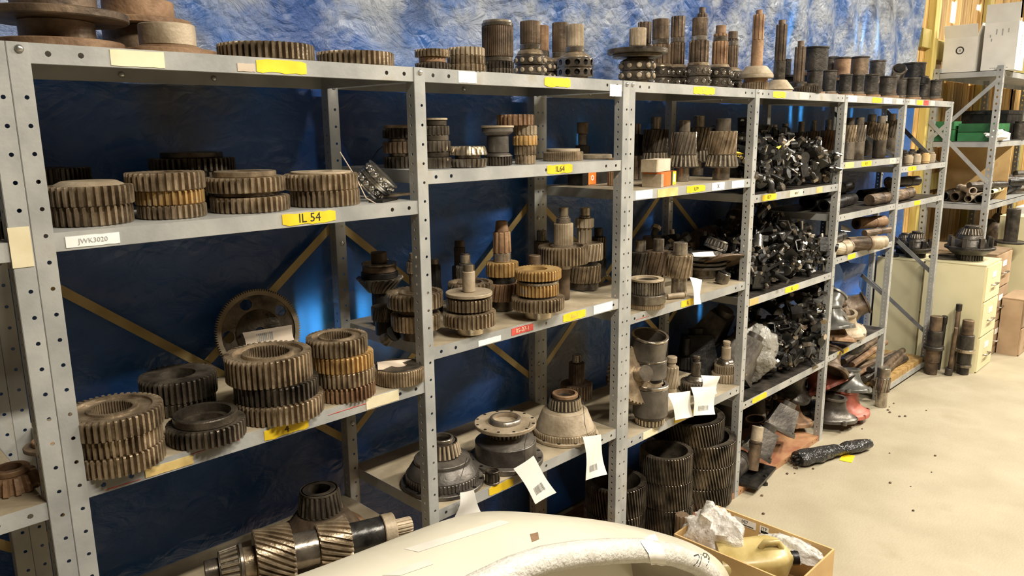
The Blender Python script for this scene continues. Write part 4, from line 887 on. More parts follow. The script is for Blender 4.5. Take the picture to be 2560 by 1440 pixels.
# bay 4 B back: thick barrels
def lying(label,x,y,z,L,r,yaw,pitch,mt,name='barrel',cat='barrel',teeth=0,bore=.6,end=None):
    root=thing(name,label,cat,(x,y,z),(0,PI/2-pitch,yaw))
    s=SP(L*.6,r,teeth,mt,'splined_sleeve',d=.05) if teeth else K(L*.6,r,mt,'barrel_body',bore=bore)
    zz=0
    for q in [s,K(L*.06,r*1.06,mt,'band'),K(L*.34,r*.97,end or mt,'barrel_end',bore=bore)]:
        h=put_seg(q,root,zz,1,1); ob(q['nm'],h[1],root,(0,0,zz)); zz+=h[0]
    return root
lying('thick brown splined barrel lying slanted on the middle heap',3.12,.30,1.20,.30,.055,.35,.42,'rustdark',teeth=40)
lying('short ridged barrel behind the slanted one, left',2.96,.40,1.19,.20,.05,.1,.05,'rustdark',teeth=30)
lying('rusty orange barrel partly behind the fourth post',3.42,.36,1.13,.24,.06,-.1,.35,'rust')
# shiny can in the middle heap
tag(lying('small shiny canister sticking out of the middle heap',3.02,.10,1.17,.07,.024,.5,.9,'chrome',name='canister',cat='canister'),None)
def blob(name,label,cat,center,size,m,seed,amp=.35,sub=24,rot=(0,0,0),fr=2.2,flat=None,part=None):
    v=[];f=[]; n=sub; mm=sub//2
    for j in range(mm+1):
        for i in range(n):
            a=2*PI*i/n; b_=PI*j/mm; d=Vector((math.sin(b_)*math.cos(a),math.sin(b_)*math.sin(a),math.cos(b_)))
            k=1+amp*(noise.noise(d*fr+Vector((seed,0,0)))+.55*abs(noise.noise(d*fr*2.6+Vector((0,seed,0))))-.2)
            p=Vector((d.x*size[0],d.y*size[1],d.z*size[2]))*k
            if flat is not None: p.z=max(p.z,flat)
            v.append(p)
    for j in range(mm):
        for i in range(n): a=j*n+i;b_=j*n+(i+1)%n; f.append((a,b_,b_+n,a+n))
    o=ob(name,mesh(name,v,f,m,55),None,center,rot); return tag(o,label,cat)
blob('wrapped_part','lumpy part wrapped in silvery plastic film on the low shelf of bay four','wrapped part',(3.08,.13,.63),(.15,.12,.14),'bagsilver',3,.3,40,fr=2.2,flat=-.15)
def housing(label,x,y,z,w,d,h,rot,mt='casting'):
    root=thing('gear_housing',label,'housing',(x,y,z),rot)
    v=[(-w,-d,0),(w,-d,0),(w,d,0),(-w,d,0),(-w*.7,-d*.7,h),(w*.7,-d*.7,h),(w*.7,d*.7,h),(-w*.7,d*.7,h)]
    f=[(0,3,2,1),(4,5,6,7),(0,1,5,4),(1,2,6,5),(2,3,7,6),(3,0,4,7)]
    ob('housing_body',mesh('housing_body',v,f,mt),root)
    MB().box((-w*1.12,-d*1.12,-.012),(w*1.12,d*1.12,.004)).build('mounting_flange',mt,root)
    MB().tube([(0,0,h-.002),(0,0,h+.03)],w*.45,16).build('port_collar',mt,root,40)
    for sx in (-1,1):
        for sy in (-1,1): MB().tube([(sx*w*.98,sy*d*.98,0),(sx*w*.98,sy*d*.98,.014)],.009,6).build('bolt_head','steel',root)
    return root
housing('boxy grey gear housing tipped beside the silver wrapped part',2.90,.13,.56,.09,.075,.19,(R_(22),R_(30),.3),'casting')
housing('dark housing shadowed behind the boxy grey one',2.88,.32,.52,.1,.09,.2,(0,R_(10),.8),'black')
housing('blue-grey domed housing at the back left of the low shelf',2.99,.33,.70,.1,.07,.14,(R_(30),0,.2),'drum')
# floor of bay 4
housing('square grey pump housing on the floor plate, left of the pair',3.04,.06,.12,.075,.07,.13,(R_(28),R_(18),.55),'casting')
housing('square grey pump housing on the floor plate, right of the pair',3.36,.10,.14,.08,.075,.13,(R_(25),R_(20),.6),'casting')
lying('dark starter motor lying at the front of the floor plate',2.80,.07,.09,.17,.055,.15,0,'drum',name='starter_motor',cat='motor',bore=0)
lying('black tube slanting up behind the starter motor',2.86,.14,.25,.26,.06,.6,.55,'casting',name='tube',cat='tube',bore=.8)
lying('second black tube slanting up near the fourth post',3.22,.16,.22,.28,.055,.6,.75,'drum',name='tube',cat='tube',bore=.8)
lying('short upright pipe with a bronze rim on the floor plate',2.95,.03,.06,.22,.03,.2,1.25,'rustdark',name='pipe',cat='pipe',bore=.7,end='tan')
tag(MB().box((-.14,-.06,0),(.14,.06,.014)).build('steel_plate','blackgrey',loc=(2.95,.01,.031),rot=(0,0,.15)),'flat dark steel plate jutting over the red floor rail','plate')
# big round cover left of bay 4 low
I('large curved dark cover behind the ring gears, right under bay three',1818,1120,'3D',[K(60,40,'rustdark','cover_body',r2=30,bore=.8)],Y=.38,name='cover',cat='cover',rot=(R_(75),0,.5)).location.z+=.28
# ---------------------------------------------------------------- bay 5
for i,(cx,Y,mt) in enumerate([(2118,.12,'gear'),(2142,.09,'steel'),(2172,.22,'gear'),(2196,.07,'gear'),(2222,.16,'steel')]):
    pinion(f"{['first','second','third','fourth','fifth'][i]} drive pinion from the left in the close row on the fifth bay upper shelf",cx,400,'5A',Y,(18,11),(40,18,14),None,(44,17),mt)
for i,(x,y,z,L,r,yw) in enumerate([(3.80,.12,1.315,.55,.035,.1),(3.85,.22,1.32,.5,.04,.05),(4.0,.32,1.315,.45,.035,-.05),(3.9,.17,1.385,.5,.035,.1)]):
    lying(f"{['front','middle','rear','topmost'][i]} long black pipe lying on the second shelf of the fifth bay",x,y,z,L,r,yw,0,'black',name='pipe',cat='pipe',bore=.7)
lying('tan splined tube end pointing right on the second shelf of bay five',4.3,.06,1.315,.26,.034,-.05,0,'rustdark',name='splined_tube',cat='tube',teeth=24)
B5=zof('5B')
for i,(px,py,L,r,yw,mt,t,z) in enumerate([(2098,628,.14,.034,-.3,'tan',24,0),(2128,622,.13,.035,-.1,'tan',0,0),(2150,615,.22,.040,-.55,'rustdark',30,0),(2185,612,.19,.036,-.6,'rustdark',30,0),(2140,560,.24,.036,-.35,'rust',0,.09),(2175,585,.26,.020,-.2,'rustdark',12,.06),(2120,605,.2,.03,.1,'black',0,.06)]):
    P=atZ(px,py,B5+r+z); P.y=max(.04,min(.33,P.y)); 
    lying(['ridged tan tube on the fifth bay shelf beside the post','plain pale tube with a round window beside the ridged one','brown splined sleeve with an open bright mouth','second splined sleeve pointing at the camera','rusty hollow shaft with a small bore lying on top','thin grooved shaft with a round collar in the sleeve pile','black pipe under the rusty hollow shaft'][i],P.x,P.y,B5+r*1.08+z,L,r,yw,0,mt,name='splined_sleeve' if t else 'tube',cat='sleeve' if t else 'tube',teeth=t,end='tan' if i in(2,3) else None)
papertag('white paper and colour-printed card on the fifth bay middle shelf',[(2098,560),(2125,575),(2132,578),(2104,575)],[.15,.12,.05,.05])
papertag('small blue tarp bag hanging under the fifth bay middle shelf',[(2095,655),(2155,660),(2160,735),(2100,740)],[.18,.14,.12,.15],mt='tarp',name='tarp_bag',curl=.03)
# bell castings
def bell(label,px,py,z,s,rot,mt,Y=None,loc=None):
    P=loc or atZ(px,py,z); 
    root=thing('bell_casting',label,'bell casting',P,rot)
    pr=[(s*.44,s*1.05),(s*.46,s*.9),(s*.50,s*.6),(s*.62,s*.36),(s*.84,s*.2),(s*.98,s*.16),(s*1.0,s*.12),(s*1.0,0),(s*.86,0),(s*.60,s*.24),(s*.42,s*.6),(s*.38,s*1.05),(s*.44,s*1.05)]
    v,f=lathe(pr,30); v=[(x*(1+.14*math.sin(2*math.atan2(y,x)+s*40)),y,z_) for x,y,z_ in v]; ob('bell_body',mesh('bell_body',v,f,mt,50),root)
    for i in range(6):
        a=2*PI*i/6; c_=(s*.93*math.cos(a),s*.93*math.sin(a)); lg=MB().tube([(*c_,s*.01),(*c_,s*.17)],s*.11,12).build('lug',mt,root,40)
        MB().tube([(*c_,s*.16),(*c_,s*.178)],s*.055,8).build('bolt_hole_shade','black',lg)  # black stub on the lug paints a hole's shade, nothing is bored
    v,f=lathe([(s*.38,s*.98),(s*.52,s*.98),(s*.52,s*1.06),(s*.38,s*1.06),(s*.38,s*.98)],24); ob('mouth_rim',mesh('mouth_rim',v,f,mt,40),root)
    return root
C5=zof('5C')
bl=[('polished grey bell casting, front of the fifth bay low shelf',3.90,.06,C5+.08,.10,(R_(-12),R_(10),.2),'bellgrey'),
('polished dark bell casting leaning behind the front grey one',4.02,.16,C5+.14,.11,(R_(20),R_(35),.3),'bellgrey'),
('tan rusty bell casting upside down under the grey bells',3.92,.06,C5+.005,.10,(R_(0),R_(16),.5),'rust'),
('dull tan bell casting at the right of the low shelf',4.18,.10,C5+.005,.10,(R_(0),R_(-14),.5),'tan'),
('dark bell casting lying on its side by the fifth post',4.30,.16,C5+.10,.11,(R_(60),R_(30),.3),'rustdark'),
('brown bell casting on top of the floor pile',3.82,.06,.34,.11,(R_(10),R_(35),.3),'rustdark'),
('red painted bell casting in the floor pile',3.90,.07,.20,.11,(R_(-30),R_(20),.5),'redcast'),
('grey bell casting right of the red one on the floor',4.16,.03,.14,.10,(R_(-5),R_(10),.3),'bellgrey'),
('rusty tan bell casting at the front of the floor pile',3.70,.20,.02,.11,(R_(0),R_(6),.8),'rust'),
('blue-grey bell casting flat on the floor behind the tan one',3.95,.03,.02,.10,(0,0,.9),'casting'),
('dull red flat bell casting at the far end of the floor pile',4.12,.03,.012,.11,(0,0,.2),'redcast'),
('dark bell casting deep in the floor pile under bay five',3.98,.30,.02,.12,(0,0,.4),'drum'),
('black bell casting half under the low shelf of bay five',3.72,.22,.21,.11,(R_(20),R_(-10),.4),'drum')]
bl+=[('rusty brown bell casting behind the red one on the floor',3.98,.22,.20,.11,(R_(15),R_(20),.2),'rustdark'),
('dark bell casting stacked against the fifth post near the floor',4.28,.16,.03,.11,(0,R_(8),.2),'drum'),
('dull brown bell casting at the back of bay five low shelf',3.86,.28,C5+.04,.11,(R_(10),R_(10),.2),'rustdark'),
('dark tilted bell casting high at the back of bay five low shelf',4.12,.28,C5+.17,.11,(R_(30),R_(-20),.2),'casting'),
('worn grey-tan bell casting lying half over the floor pile front',4.08,.08,.18,.10,(R_(-35),R_(25),.4),'casting')]
for l,x,y,z,s,rt,mt in bl: bell(l,0,0,0,s*1.25,rt,mt,loc=(x,y,z+.03))
# axle shafts bundle low in bays 5-6
board=MB().box((0,0,0),(.86,.40,.03)).build('wooden_board','wood',loc=(4.64,.01,.0605)); tag(board,'wooden board on the floor under the axle shafts of the last bay','board')
for i in range(12):
    rg=random.Random(i+5); x=4.55+.04*(i%4); y=.03+.07*(i%6); z=.12+.045*(i//4)
    lying(f"{['lowest','low','third low','fourth low','middle','second middle','third middle','fourth middle','high','second high','third high','topmost'][i]} grooved axle shaft in the bundle on the wooden board",x,y,z,.6+.12*rg.random(),.017+.006*rg.random(),rg.uniform(-.2,.12),rg.uniform(-.03,.05),['rustdark','drum','rust'][i%3],name='axle_shaft',cat='shaft',teeth=10)
o=blob('rubber_boot','black ribbed rubber boot lying on the axle shafts','boot',(4.35,.10,.40),(.10,.06,.06),'black',5,.25,20,fr=5)
I('thick steel cylinder standing on the floor before the fifth post',2203,1020,0.0,[K(38,15,'steel','cylinder_foot'),G(34,19,14,'steel',bore=0,tw=.3),K(24,17,'steel','cylinder_top')],name='steel_cylinder',cat='cylinder')
# bay 6
for i,(cx,mt) in enumerate([(2270,'tan'),(2290,'tan'),(2312,'cardboard'),(2326,'tan')]):
    I(f"{['first','second','third','fourth'][i]} small tan block from the left on the last bay upper shelf",cx,412,'6A',[K(3,11,mt,'foot'),K(18,12,mt,'block_body'),K(4,9,mt,'cap')],Y=.05,name='block',cat='block')
    if i<3: I(f"{['first','second','third','fourth'][i]} dark block from the left behind the tan ones on the last bay",cx-12,400,'6A',[K(28,11,'geardark','block_body'),K(5,7,'geardark','cap')],Y=.15,name='block',cat='block')
E6=zof('6E')
for i,(x,y,L,r,yw,mt,t,z) in enumerate([(4.68,.06,.34,.036,.0,'rustdark',24,0),(4.95,.10,.4,.028,.15,'tan',0,0),(4.72,.20,.5,.03,.1,'drum',12,0),(4.80,.30,.5,.03,-.1,'black',0,0),(4.85,.14,.35,.03,.35,'rustdark',20,.07),(5.1,.2,.3,.035,-.2,'casting',0,.06)]):
    lying(['knurled shaft end nearest the edge on the last bay','tan shaft crossing toward the last post','ringed dark shaft in the middle of the last bay pile','black pipe at the back of the last bay pile','slanted shaft with bright rings on the last bay pile','grey tube on top of the last bay pile'][i],x,y,E6+r*1.1+z,L,r,yw,0,mt,name='shaft',cat='shaft',teeth=t)
# ================================================================ far right: shafts, cabinets, second rack
def cabinet(label,x0,x1,yf,yb,h,mt,nd_,z0=0,rz=0):
    root=thing('filing_cabinet',label,'filing cabinet',(x0,yf,z0),(0,0,rz)); w=x1-x0; d=yb-yf
    MB().box((0,.012,0),(w,d,h)).build('cabinet_body',mt,root)
    MB().box((-.003,.008,h),(w+.003,d+.002,h+.008)).build('cabinet_top',mt,root)
    for i in range(nd_):
        a=h*i/nd_+.008; b=h*(i+1)/nd_-.008
        dr=MB().box((.012,0,a),(w-.012,.0115,b)).build('drawer',mt,root)
        zc=(a+b)/2-.02
        MB().tube([(w*.36,-.001,zc),(w*.36,-.022,zc),(w*.64,-.022,zc),(w*.64,-.001,zc)],.006,8).build('handle','steel',dr,50)
        MB().box((w*.38,-.003,zc+.05),(w*.62,-.0002,zc+.09)).build('label_holder','paper',dr)
    return root
cabinet('cream filing cabinet with three drawers at the end of the racks',5.62,6.02,-.30,.10,.78,'cabinet',3)
cabinet('cream cabinet standing back beside the three-drawer one',5.655,6.05,.11,.45,.76,'cabinet',2)
cabinet('brown filing cabinet behind the cream one',6.06,6.5,-.26,.30,.80,'cabinetbrown',3)
cabinet('tall cream narrow cabinet right behind the brown one',6.95,7.2,-.30,-.05,1.0,'cabinet',3)
cabinet('low brown drawer unit pulled out onto the floor',6.30,6.7,-.42,-.27,.44,'cabinetbrown',2)
def diff(label,x,y,z,s,mt='drum'):
    m=s/100; root=thing('differential_carrier',label,'differential',(x,y,z)); zz=0
    for q in [G(24,48,30,mt,bore=0,nm='toothed_foot'),K(20,58,mt,'case',r2=80),K(10,86,mt,'ring_flange'),K(26,60,mt,'case',r2=52),K(16,44,mt,'case',r2=40),BR(26,40,32,'steel',20),K(10,24,mt,'stub')]:
        h=put_seg(q,root,zz,m,m)
        if isinstance(h,tuple): o=ob(q['nm'],h[1],root,(0,0,zz)); zz+=h[0]
        else: zz+=h
    fl=root.children
    for i in range(8):
        a=2*PI*i/8; MB().box((-.012,-.014,0),(.012,.014,.05*s*8)).build('case_lug',mt,root,loc=(70*m*math.cos(a),70*m*math.sin(a),50*m),rot=(0,0,a))
    return root
diff('differential carrier with a bright bearing ring standing on the three-drawer cabinet',5.80,-.13,.7885,.19)
diff('differential carrier with a bright bearing ring seen through the last bay',5.80,.23,.7685,.15)
diff('dark differential carrier on the back cabinet behind the fifth post',5.95,.36,.7685,.12)
I('dark upright pipe on a round foot at the cabinet edge',2525,640,.8085,[K(5,40,'drum','foot'),K(80,18,'drum','pipe')],Y=-.18,name='pipe_stand',cat='pipe')
def stshaft(label,cx,yb,segs,Y=None,hb=None,rot=None): return I(label,cx,yb,0.0,segs,Y,hb,'stepped_shaft','shaft',rot)
stshaft('stepped shaft with a wide collar standing before the cabinet, left one',2328,938,[K(30,16,'rustdark','shaft'),K(32,19,'rustdark','shaft'),K(8,27,'drum','flange'),K(36,20,'drum','shaft'),K(36,16,'rustdark','shaft')])
stshaft('stepped shaft with a pale collar standing before the cabinet, right one',2408,938,[K(18,15,'drum','shaft'),K(7,20,'steel'),K(30,18,'drum','shaft'),K(8,25,'bright','flange'),K(34,20,'drum','shaft'),K(36,15,'rustdark','shaft')])
stshaft('long thin pole standing against the cream cabinet',2381,930,[K(150,6.5,'rustdark','pole'),K(16,8,'drum','pole_head')])
stshaft('dark thin shaft leaning left against the cabinet corner',2345,925,[K(120,7,'black','pole'),K(20,8,'black','pole_head')],rot=(R_(4),R_(-10),0))
stshaft('thin shaft with a square foot leaning between the two stepped shafts',2372,940,[K(20,10,'drum','foot'),K(110,5,'rustdark','pole')],rot=(R_(6),R_(-14),0))
# second, taller rack
R2=thing('shelving_unit','taller grey slotted rack with cross brace beyond the filing cabinets','shelving unit')
H2=2.2; X2=6.6
def post2(x,y,flip=1):
    b=MB(); n=int(H2/.0508)
    b.add(*holed(H2,.045,[(.03+i*.0508,.0225) for i in range(n)],.0075,lambda s,t:(flip*t,0,s))); b.add(*holed(H2,.045,[(.03+i*.0508,.0225) for i in range(n)],.0075,lambda s,t:(0,t,s),1.3))
    o=ob('post',mesh('post',b.v,b.f,'rack'),R2,(x,y,0)); md=o.modifiers.new('t','SOLIDIFY'); md.thickness=.003; md.offset=0
for x,fl in ((X2,1),(X2+1.5,1),(X2+3,1)):
    post2(x,-.03,fl); post2(x,.42,fl)
for z in (2.165,1.62,1.12,.7):
    b=MB(); b.box((X2,-.03,z-.045),(X2+3.0,-.027,z)).box((X2,.465,z-.045),(X2+3.0,.468,z)).box((X2,-.03,z-.045),(X2+.003,.468,z)).box((X2,-.03,z-.004),(X2+3,.468,z))
    b.build('shelf','rack',R2)
bar(R2,(X2-.004,-.01,2.1),(X2-.004,.46,1.62),.03,.003,'rack','brace'); bar(R2,(X2-.008,-.01,1.3),(X2-.008,.46,1.78),.03,.003,'rack','brace')
# cartons on it
def opencarton(label,x0,x1,y0,y1,z,h,mt,flap=None,rz=0,inside='cardboard'):
    root=thing('carton',label,'box',((x0+x1)/2,(y0+y1)/2,z),(0,0,rz)); w=(x1-x0)/2; d=(y1-y0)/2; t=.005
    for nm,a,b in (('front_panel',(-w,-d,0),(w,-d+t,h)),('back_panel',(-w,d-t,0),(w,d,h)),('side_panel',(-w,-d+t,0),(-w+t,d-t,h)),('side_panel',(w-t,-d+t,0),(w,d-t,h)),('bottom_panel',(-w+t,-d+t,0),(w-t,d-t,t))):
        MB().box(a,b).build(nm,mt,root)
    if flap:
        for side,ang in flap:
            if side=='x-': MB().box((-d*.0,-d,0),(t,d,h*.38)).build('flap',mt,root,loc=(-w,0,h),rot=(0,ang,0))
            if side=='y-': MB().box((-w,0,0),(w,t,h*.38)).build('flap',mt,root,loc=(0,-d,h),rot=(ang,0,0))
            if side=='y+': MB().box((-w,0,0),(w,t,h*.38)).build('flap',mt,root,loc=(0,d-t,h),rot=(ang,0,0))
    return root
c1=opencarton('white open carton with a round emblem on the top of the taller rack',6.64,6.95,.18,.42,2.166,.27,'cardwhite',[('x-',-.5),('y-',.25),('y+',.9)])
v,f=lathe([(.022,0),(.03,0),(.03,.001),(.022,.001),(.022,0)],24); ob('emblem',mesh('emblem',v,f,'ink'),c1,(-.1565,.0,.17),(0,-PI/2,0)); MB().box((-.0010,-.008,-.008),(0,.008,.008)).build('emblem_mark','inkgrey',c1,loc=(-.1555,0,.17))
c2=opencarton('tall white carton with an upright flap at the corner of the taller rack',6.64,6.90,-.09,.14,2.166,.36,'cardwhite',[('x-',-.02)])
for i,(y,zz,l) in enumerate([(-.05,.30,.03),(-.01,.28,.05),(.03,.29,.04),(.06,.24,.02),(.07,.27,.02)]): MB().box((-.0010,-.004,0),(0,.004,l)).build('smudge','inkgrey',c2,loc=(-.1305,y,zz-.02))
for i in range(7): MB().box((-.012+.002*(i%3),-.0010,0),(.012-.003*(i%2),0,.014)).build('printed_mark','inkgrey',c2,loc=(0,-.1155,.12+.022*i))
for i in range(9): MB().box((-.0010,0,0),(0,.009,.006)).build('printed_mark','inkgrey',c2,loc=(-.1305,-.07+.014*i,.015))
opencarton('brown carton seen between the two white ones',6.98,7.2,.02,.26,2.166,.30,'cardboard')
cbx=thing('tool_case','green plastic case lying on the taller rack second shelf','case',(6.95,.12,1.6205)); MB().box((-.28,-.1,0),(.28,.14,.07)).build('case_body','green',cbx); MB().box((-.28,-.1,.075),(.28,.14,.14)).build('case_lid','green',cbx); MB().box((-.06,-.115,.05),(.06,-.101,.09)).build('handle','black',cbx)
cbx=thing('tool_case','smaller dark green case left on the taller rack second shelf','case',(6.72,.36,1.6205)); MB().box((-.1,-.08,0),(.1,.08,.09)).build('case_body','green',cbx); MB().box((-.1,-.08,.095),(.1,.08,.16)).build('case_lid','green',cbx)
blob('plastic_sheet','crumpled white plastic sheet on the taller rack second shelf','plastic sheet',(6.78,.02,1.665),(.13,.10,.05),'white',8,.3,24,flat=-.04)
opencarton('flat white tray at the front of the taller rack second shelf',6.68,7.1,-.02,.07,1.621,.055,'cardwhite')
pb=MB().box((0,0,0),(.012,.5,.45)).build('cardboard_sheet','cardboard',loc=(7.2,-.02,1.1215),rot=(0,0,0)); tag(pb,'brown cardboard sheet standing in the taller rack','cardboard')
for i,(x,y,z,L,r,yw,mt) in enumerate([(6.66,.05,1.12,.5,.035,.1,'drum'),(6.7,.14,1.12,.6,.03,.0,'tan'),(6.7,.24,1.12,.5,.04,-.1,'rustdark'),(6.72,.33,1.12,.5,.04,.1,'black'),(6.66,.10,1.19,.4,.03,.5,'paperdirty'),(6.9,.2,1.19,.5,.03,-.3,'drum'),(6.8,.0,1.19,.5,.02,.05,'cream'),(7.2,.1,1.12,.5,.04,0,'black'),(7.6,.1,1.13,.5,.05,0,'black'),(7.3,.02,1.2,.5,.02,.2,'white')]):
    lying(f"{['dark front','tan front','rusty brown','black back','pale slanting','dark crossing','cream thin','black right end','thick black far','white thin'][i]} tube in the pile on the taller rack third shelf",x,y,z+r*1.1,L,r,yw,0,mt,name='tube',cat='tube',bore=.8)
for i,(x,y,z,w,d,h,mt) in enumerate([(7.0,.22,1.62,.2,.2,.2,'black'),(7.6,.2,1.62,.25,.2,.22,'casting'),(8.1,.2,1.62,.2,.2,.16,'cardwhite'),(7.3,.25,1.92-.3,.15,.1,.3,'rustdark')]):
    pass
rg=random.Random(9); WD=['nearest','second','third','fourth','fifth','sixth','seventh','eighth','ninth','tenth','eleventh','farthest']
for i in range(12):
    x=6.68+.2*i; y=rg.uniform(.0,.3); L=rg.uniform(.3,.55); r=rg.uniform(.025,.045)
    lying(f'{WD[i]} dark ribbed shaft in the long pile on the taller rack third shelf',x,y,1.12+.10+rg.uniform(0,.05),L,r,rg.uniform(-.5,.5),0,['drum','black','rustdark','casting'][i%4],name='ribbed_shaft',cat='shaft',teeth=12)
for i in range(8):
    x=6.75+.3*i; y=rg.uniform(.05,.25)
    root=thing('gear_housing',f'{WD[i]} dark casting along the taller rack bottom shelf','housing',(x,y,.7005)); w=rg.uniform(.08,.13)
    v,f=lathe([(0,0),(w,0),(w,.04),(w*.7,.06),(w*.6,.16),(w*.3,.2),(0,.2)],24); ob('housing_body',mesh('housing_body',v,f,['drum','casting','rustdark'][i%3],40),root)
    for q in range(6): MB().tube([(w*.86*math.cos(q*PI/3),w*.86*math.sin(q*PI/3),.038),(w*.86*math.cos(q*PI/3),w*.86*math.sin(q*PI/3),.055)],.01,6).build('bolt_head','steel',root)
for i,(x,y,z,rx,mt) in enumerate([(5.76,.02,.7885,.10,'drum'),(5.90,.02,.7885,.07,'rustdark'),(5.72,.38,.7685,.06,'black')]):
    v,f=lathe([(rx*.4,0),(rx,0),(rx,.014),(rx*.4,.018),(rx*.4,0)],30); tag(ob('ring_plate',mesh('ring_plate',v,f,mt,40),None,(x,y,z)),['wide dark ring plate lying on the three-drawer cabinet top','small rusty ring plate lying on the three-drawer cabinet top','black ring plate lying on the set-back cabinet'][i],'ring')
opencarton('cardboard box on the floor beyond the cabinets',7.45,7.9,-.35,.0,0,.62,'cardboard'); opencarton('white box on the cardboard box beyond the cabinets',7.47,7.88,-.33,-.05,.6215,.42,'cardwhite')
for i,(x,w,h,mt,l) in enumerate([(7.15,.3,.20,'black','black crate on the second shelf of the taller rack'),(7.55,.25,.16,'casting','grey metal box on the second shelf of the taller rack'),(7.95,.2,.18,'drum','dark canister box at the far end of the taller rack second shelf')]):
    pass
rt=thing('crate','black crate filling the middle of the taller rack second shelf','crate',(7.5,.2,1.6215)); MB().box((-.25,-.15,0),(.25,.2,.24)).build('crate_body','black',rt); MB().box((-.26,-.16,.22),(.26,.21,.25)).build('crate_rim','blackgrey',rt)
I('dark canister standing at the near edge of the taller rack second shelf',2545,345,1.6215,[K(40,16,'drum','canister_body'),K(5,13,'drum','lid')],Y=.0,name='canister',cat='canister')
# ================================================================ floor foreground
def bundle():
    a=atZ(1992,1150,.03); b_=atZ(2172,1110,.03)
    root=thing('wrapped_bundle','bundle of rods wrapped in black shiny plastic on the concrete floor','bundle',(a.x,a.y,0)); d=(b_-a); d.z=0; L=d.length; d.normalize(); s=Vector((-d.y,d.x,0))
    n=18;mm=24; v=[];f=[]
    for j in range(mm+1):
        t=j/mm; rr=.040+.006*math.sin(t*9)-.016*max(0,t-.55)/.45
        if abs(t-.62)<.05: rr*=.82
        for i in range(n):
            an=2*PI*i/n; k=1+.22*noise.noise((math.cos(an)*1.5,math.sin(an)*1.5,t*9)); h=rr*k*math.sin(an)*.85
            p=d*(L*t)+s*(rr*1.25*k*math.cos(an))+Vector((0,0,max(.001,.036+h))); v.append(p)
    for j in range(mm):
        for i in range(n): q=j*n+i; q2=j*n+(i+1)%n; f.append((q,q2,q2+n,q+n))
    f.append(tuple(range(n-1,-1,-1))); f.append(tuple(mm*n+i for i in range(n)))
    ob('wrapping',mesh('wrapping',v,f,'bagblack',60),root)
    for i in range(7):
        an=2*PI*i/7; p=s*(.022*math.cos(an))+Vector((0,0,.034+.018*math.sin(an))); MB().tube([p-d*.022,p+d*.05],.007,8).build('rod','blackgrey',root,50)
    MB().tube([d*(L*.62)+s*.04+Vector((0,0,.03)),d*(L*.62)+Vector((0,0,.072)),d*(L*.62)-s*.042+Vector((0,0,.03))],.003,6).build('tie_strap','black',root,60)
bundle()
P=atZ(2118,1146,0); t=thing('hang_tag','small yellow hang tag lying by the wrapped bundle','tag',(P.x,P.y,.001),(0,0,.2)); MB().box((-.05,-.03,0),(.05,.03,.002)).build('card','yellow',t); MB().tube([(.05,0,.002),(.1,-.02,.003),(.15,-.01,.003)],.0012,5).build('string','paperdirty',t)
P=atZ(1912,1212,0); t=thing('bolt','single dark bolt standing on the concrete by the red rail','bolt',(P.x,P.y,0)); MB().tube([(0,0,0),(0,0,.010)],.016,6).build('bolt_head','black',t); MB().tube([(0,0,.010),(0,0,.055)],.008,10).build('bolt_shank','black',t,50)
rg=random.Random(2)
for i in range(26):
    x=rg.uniform(2.5,4.6); y=rg.uniform(-.75,-.06) if i<14 else rg.uniform(-.16,-.06); s=rg.uniform(.004,.009)
    o=MB().add(*lathe([(0,0),(s,s*.3),(s*.7,s*.9),(0,s)],6)).build('grit_chip','rustdark',loc=(x,y,0)); tag(o,'tiny dark chip of rust on the concrete floor','chip','chips of rust scattered on the floor')
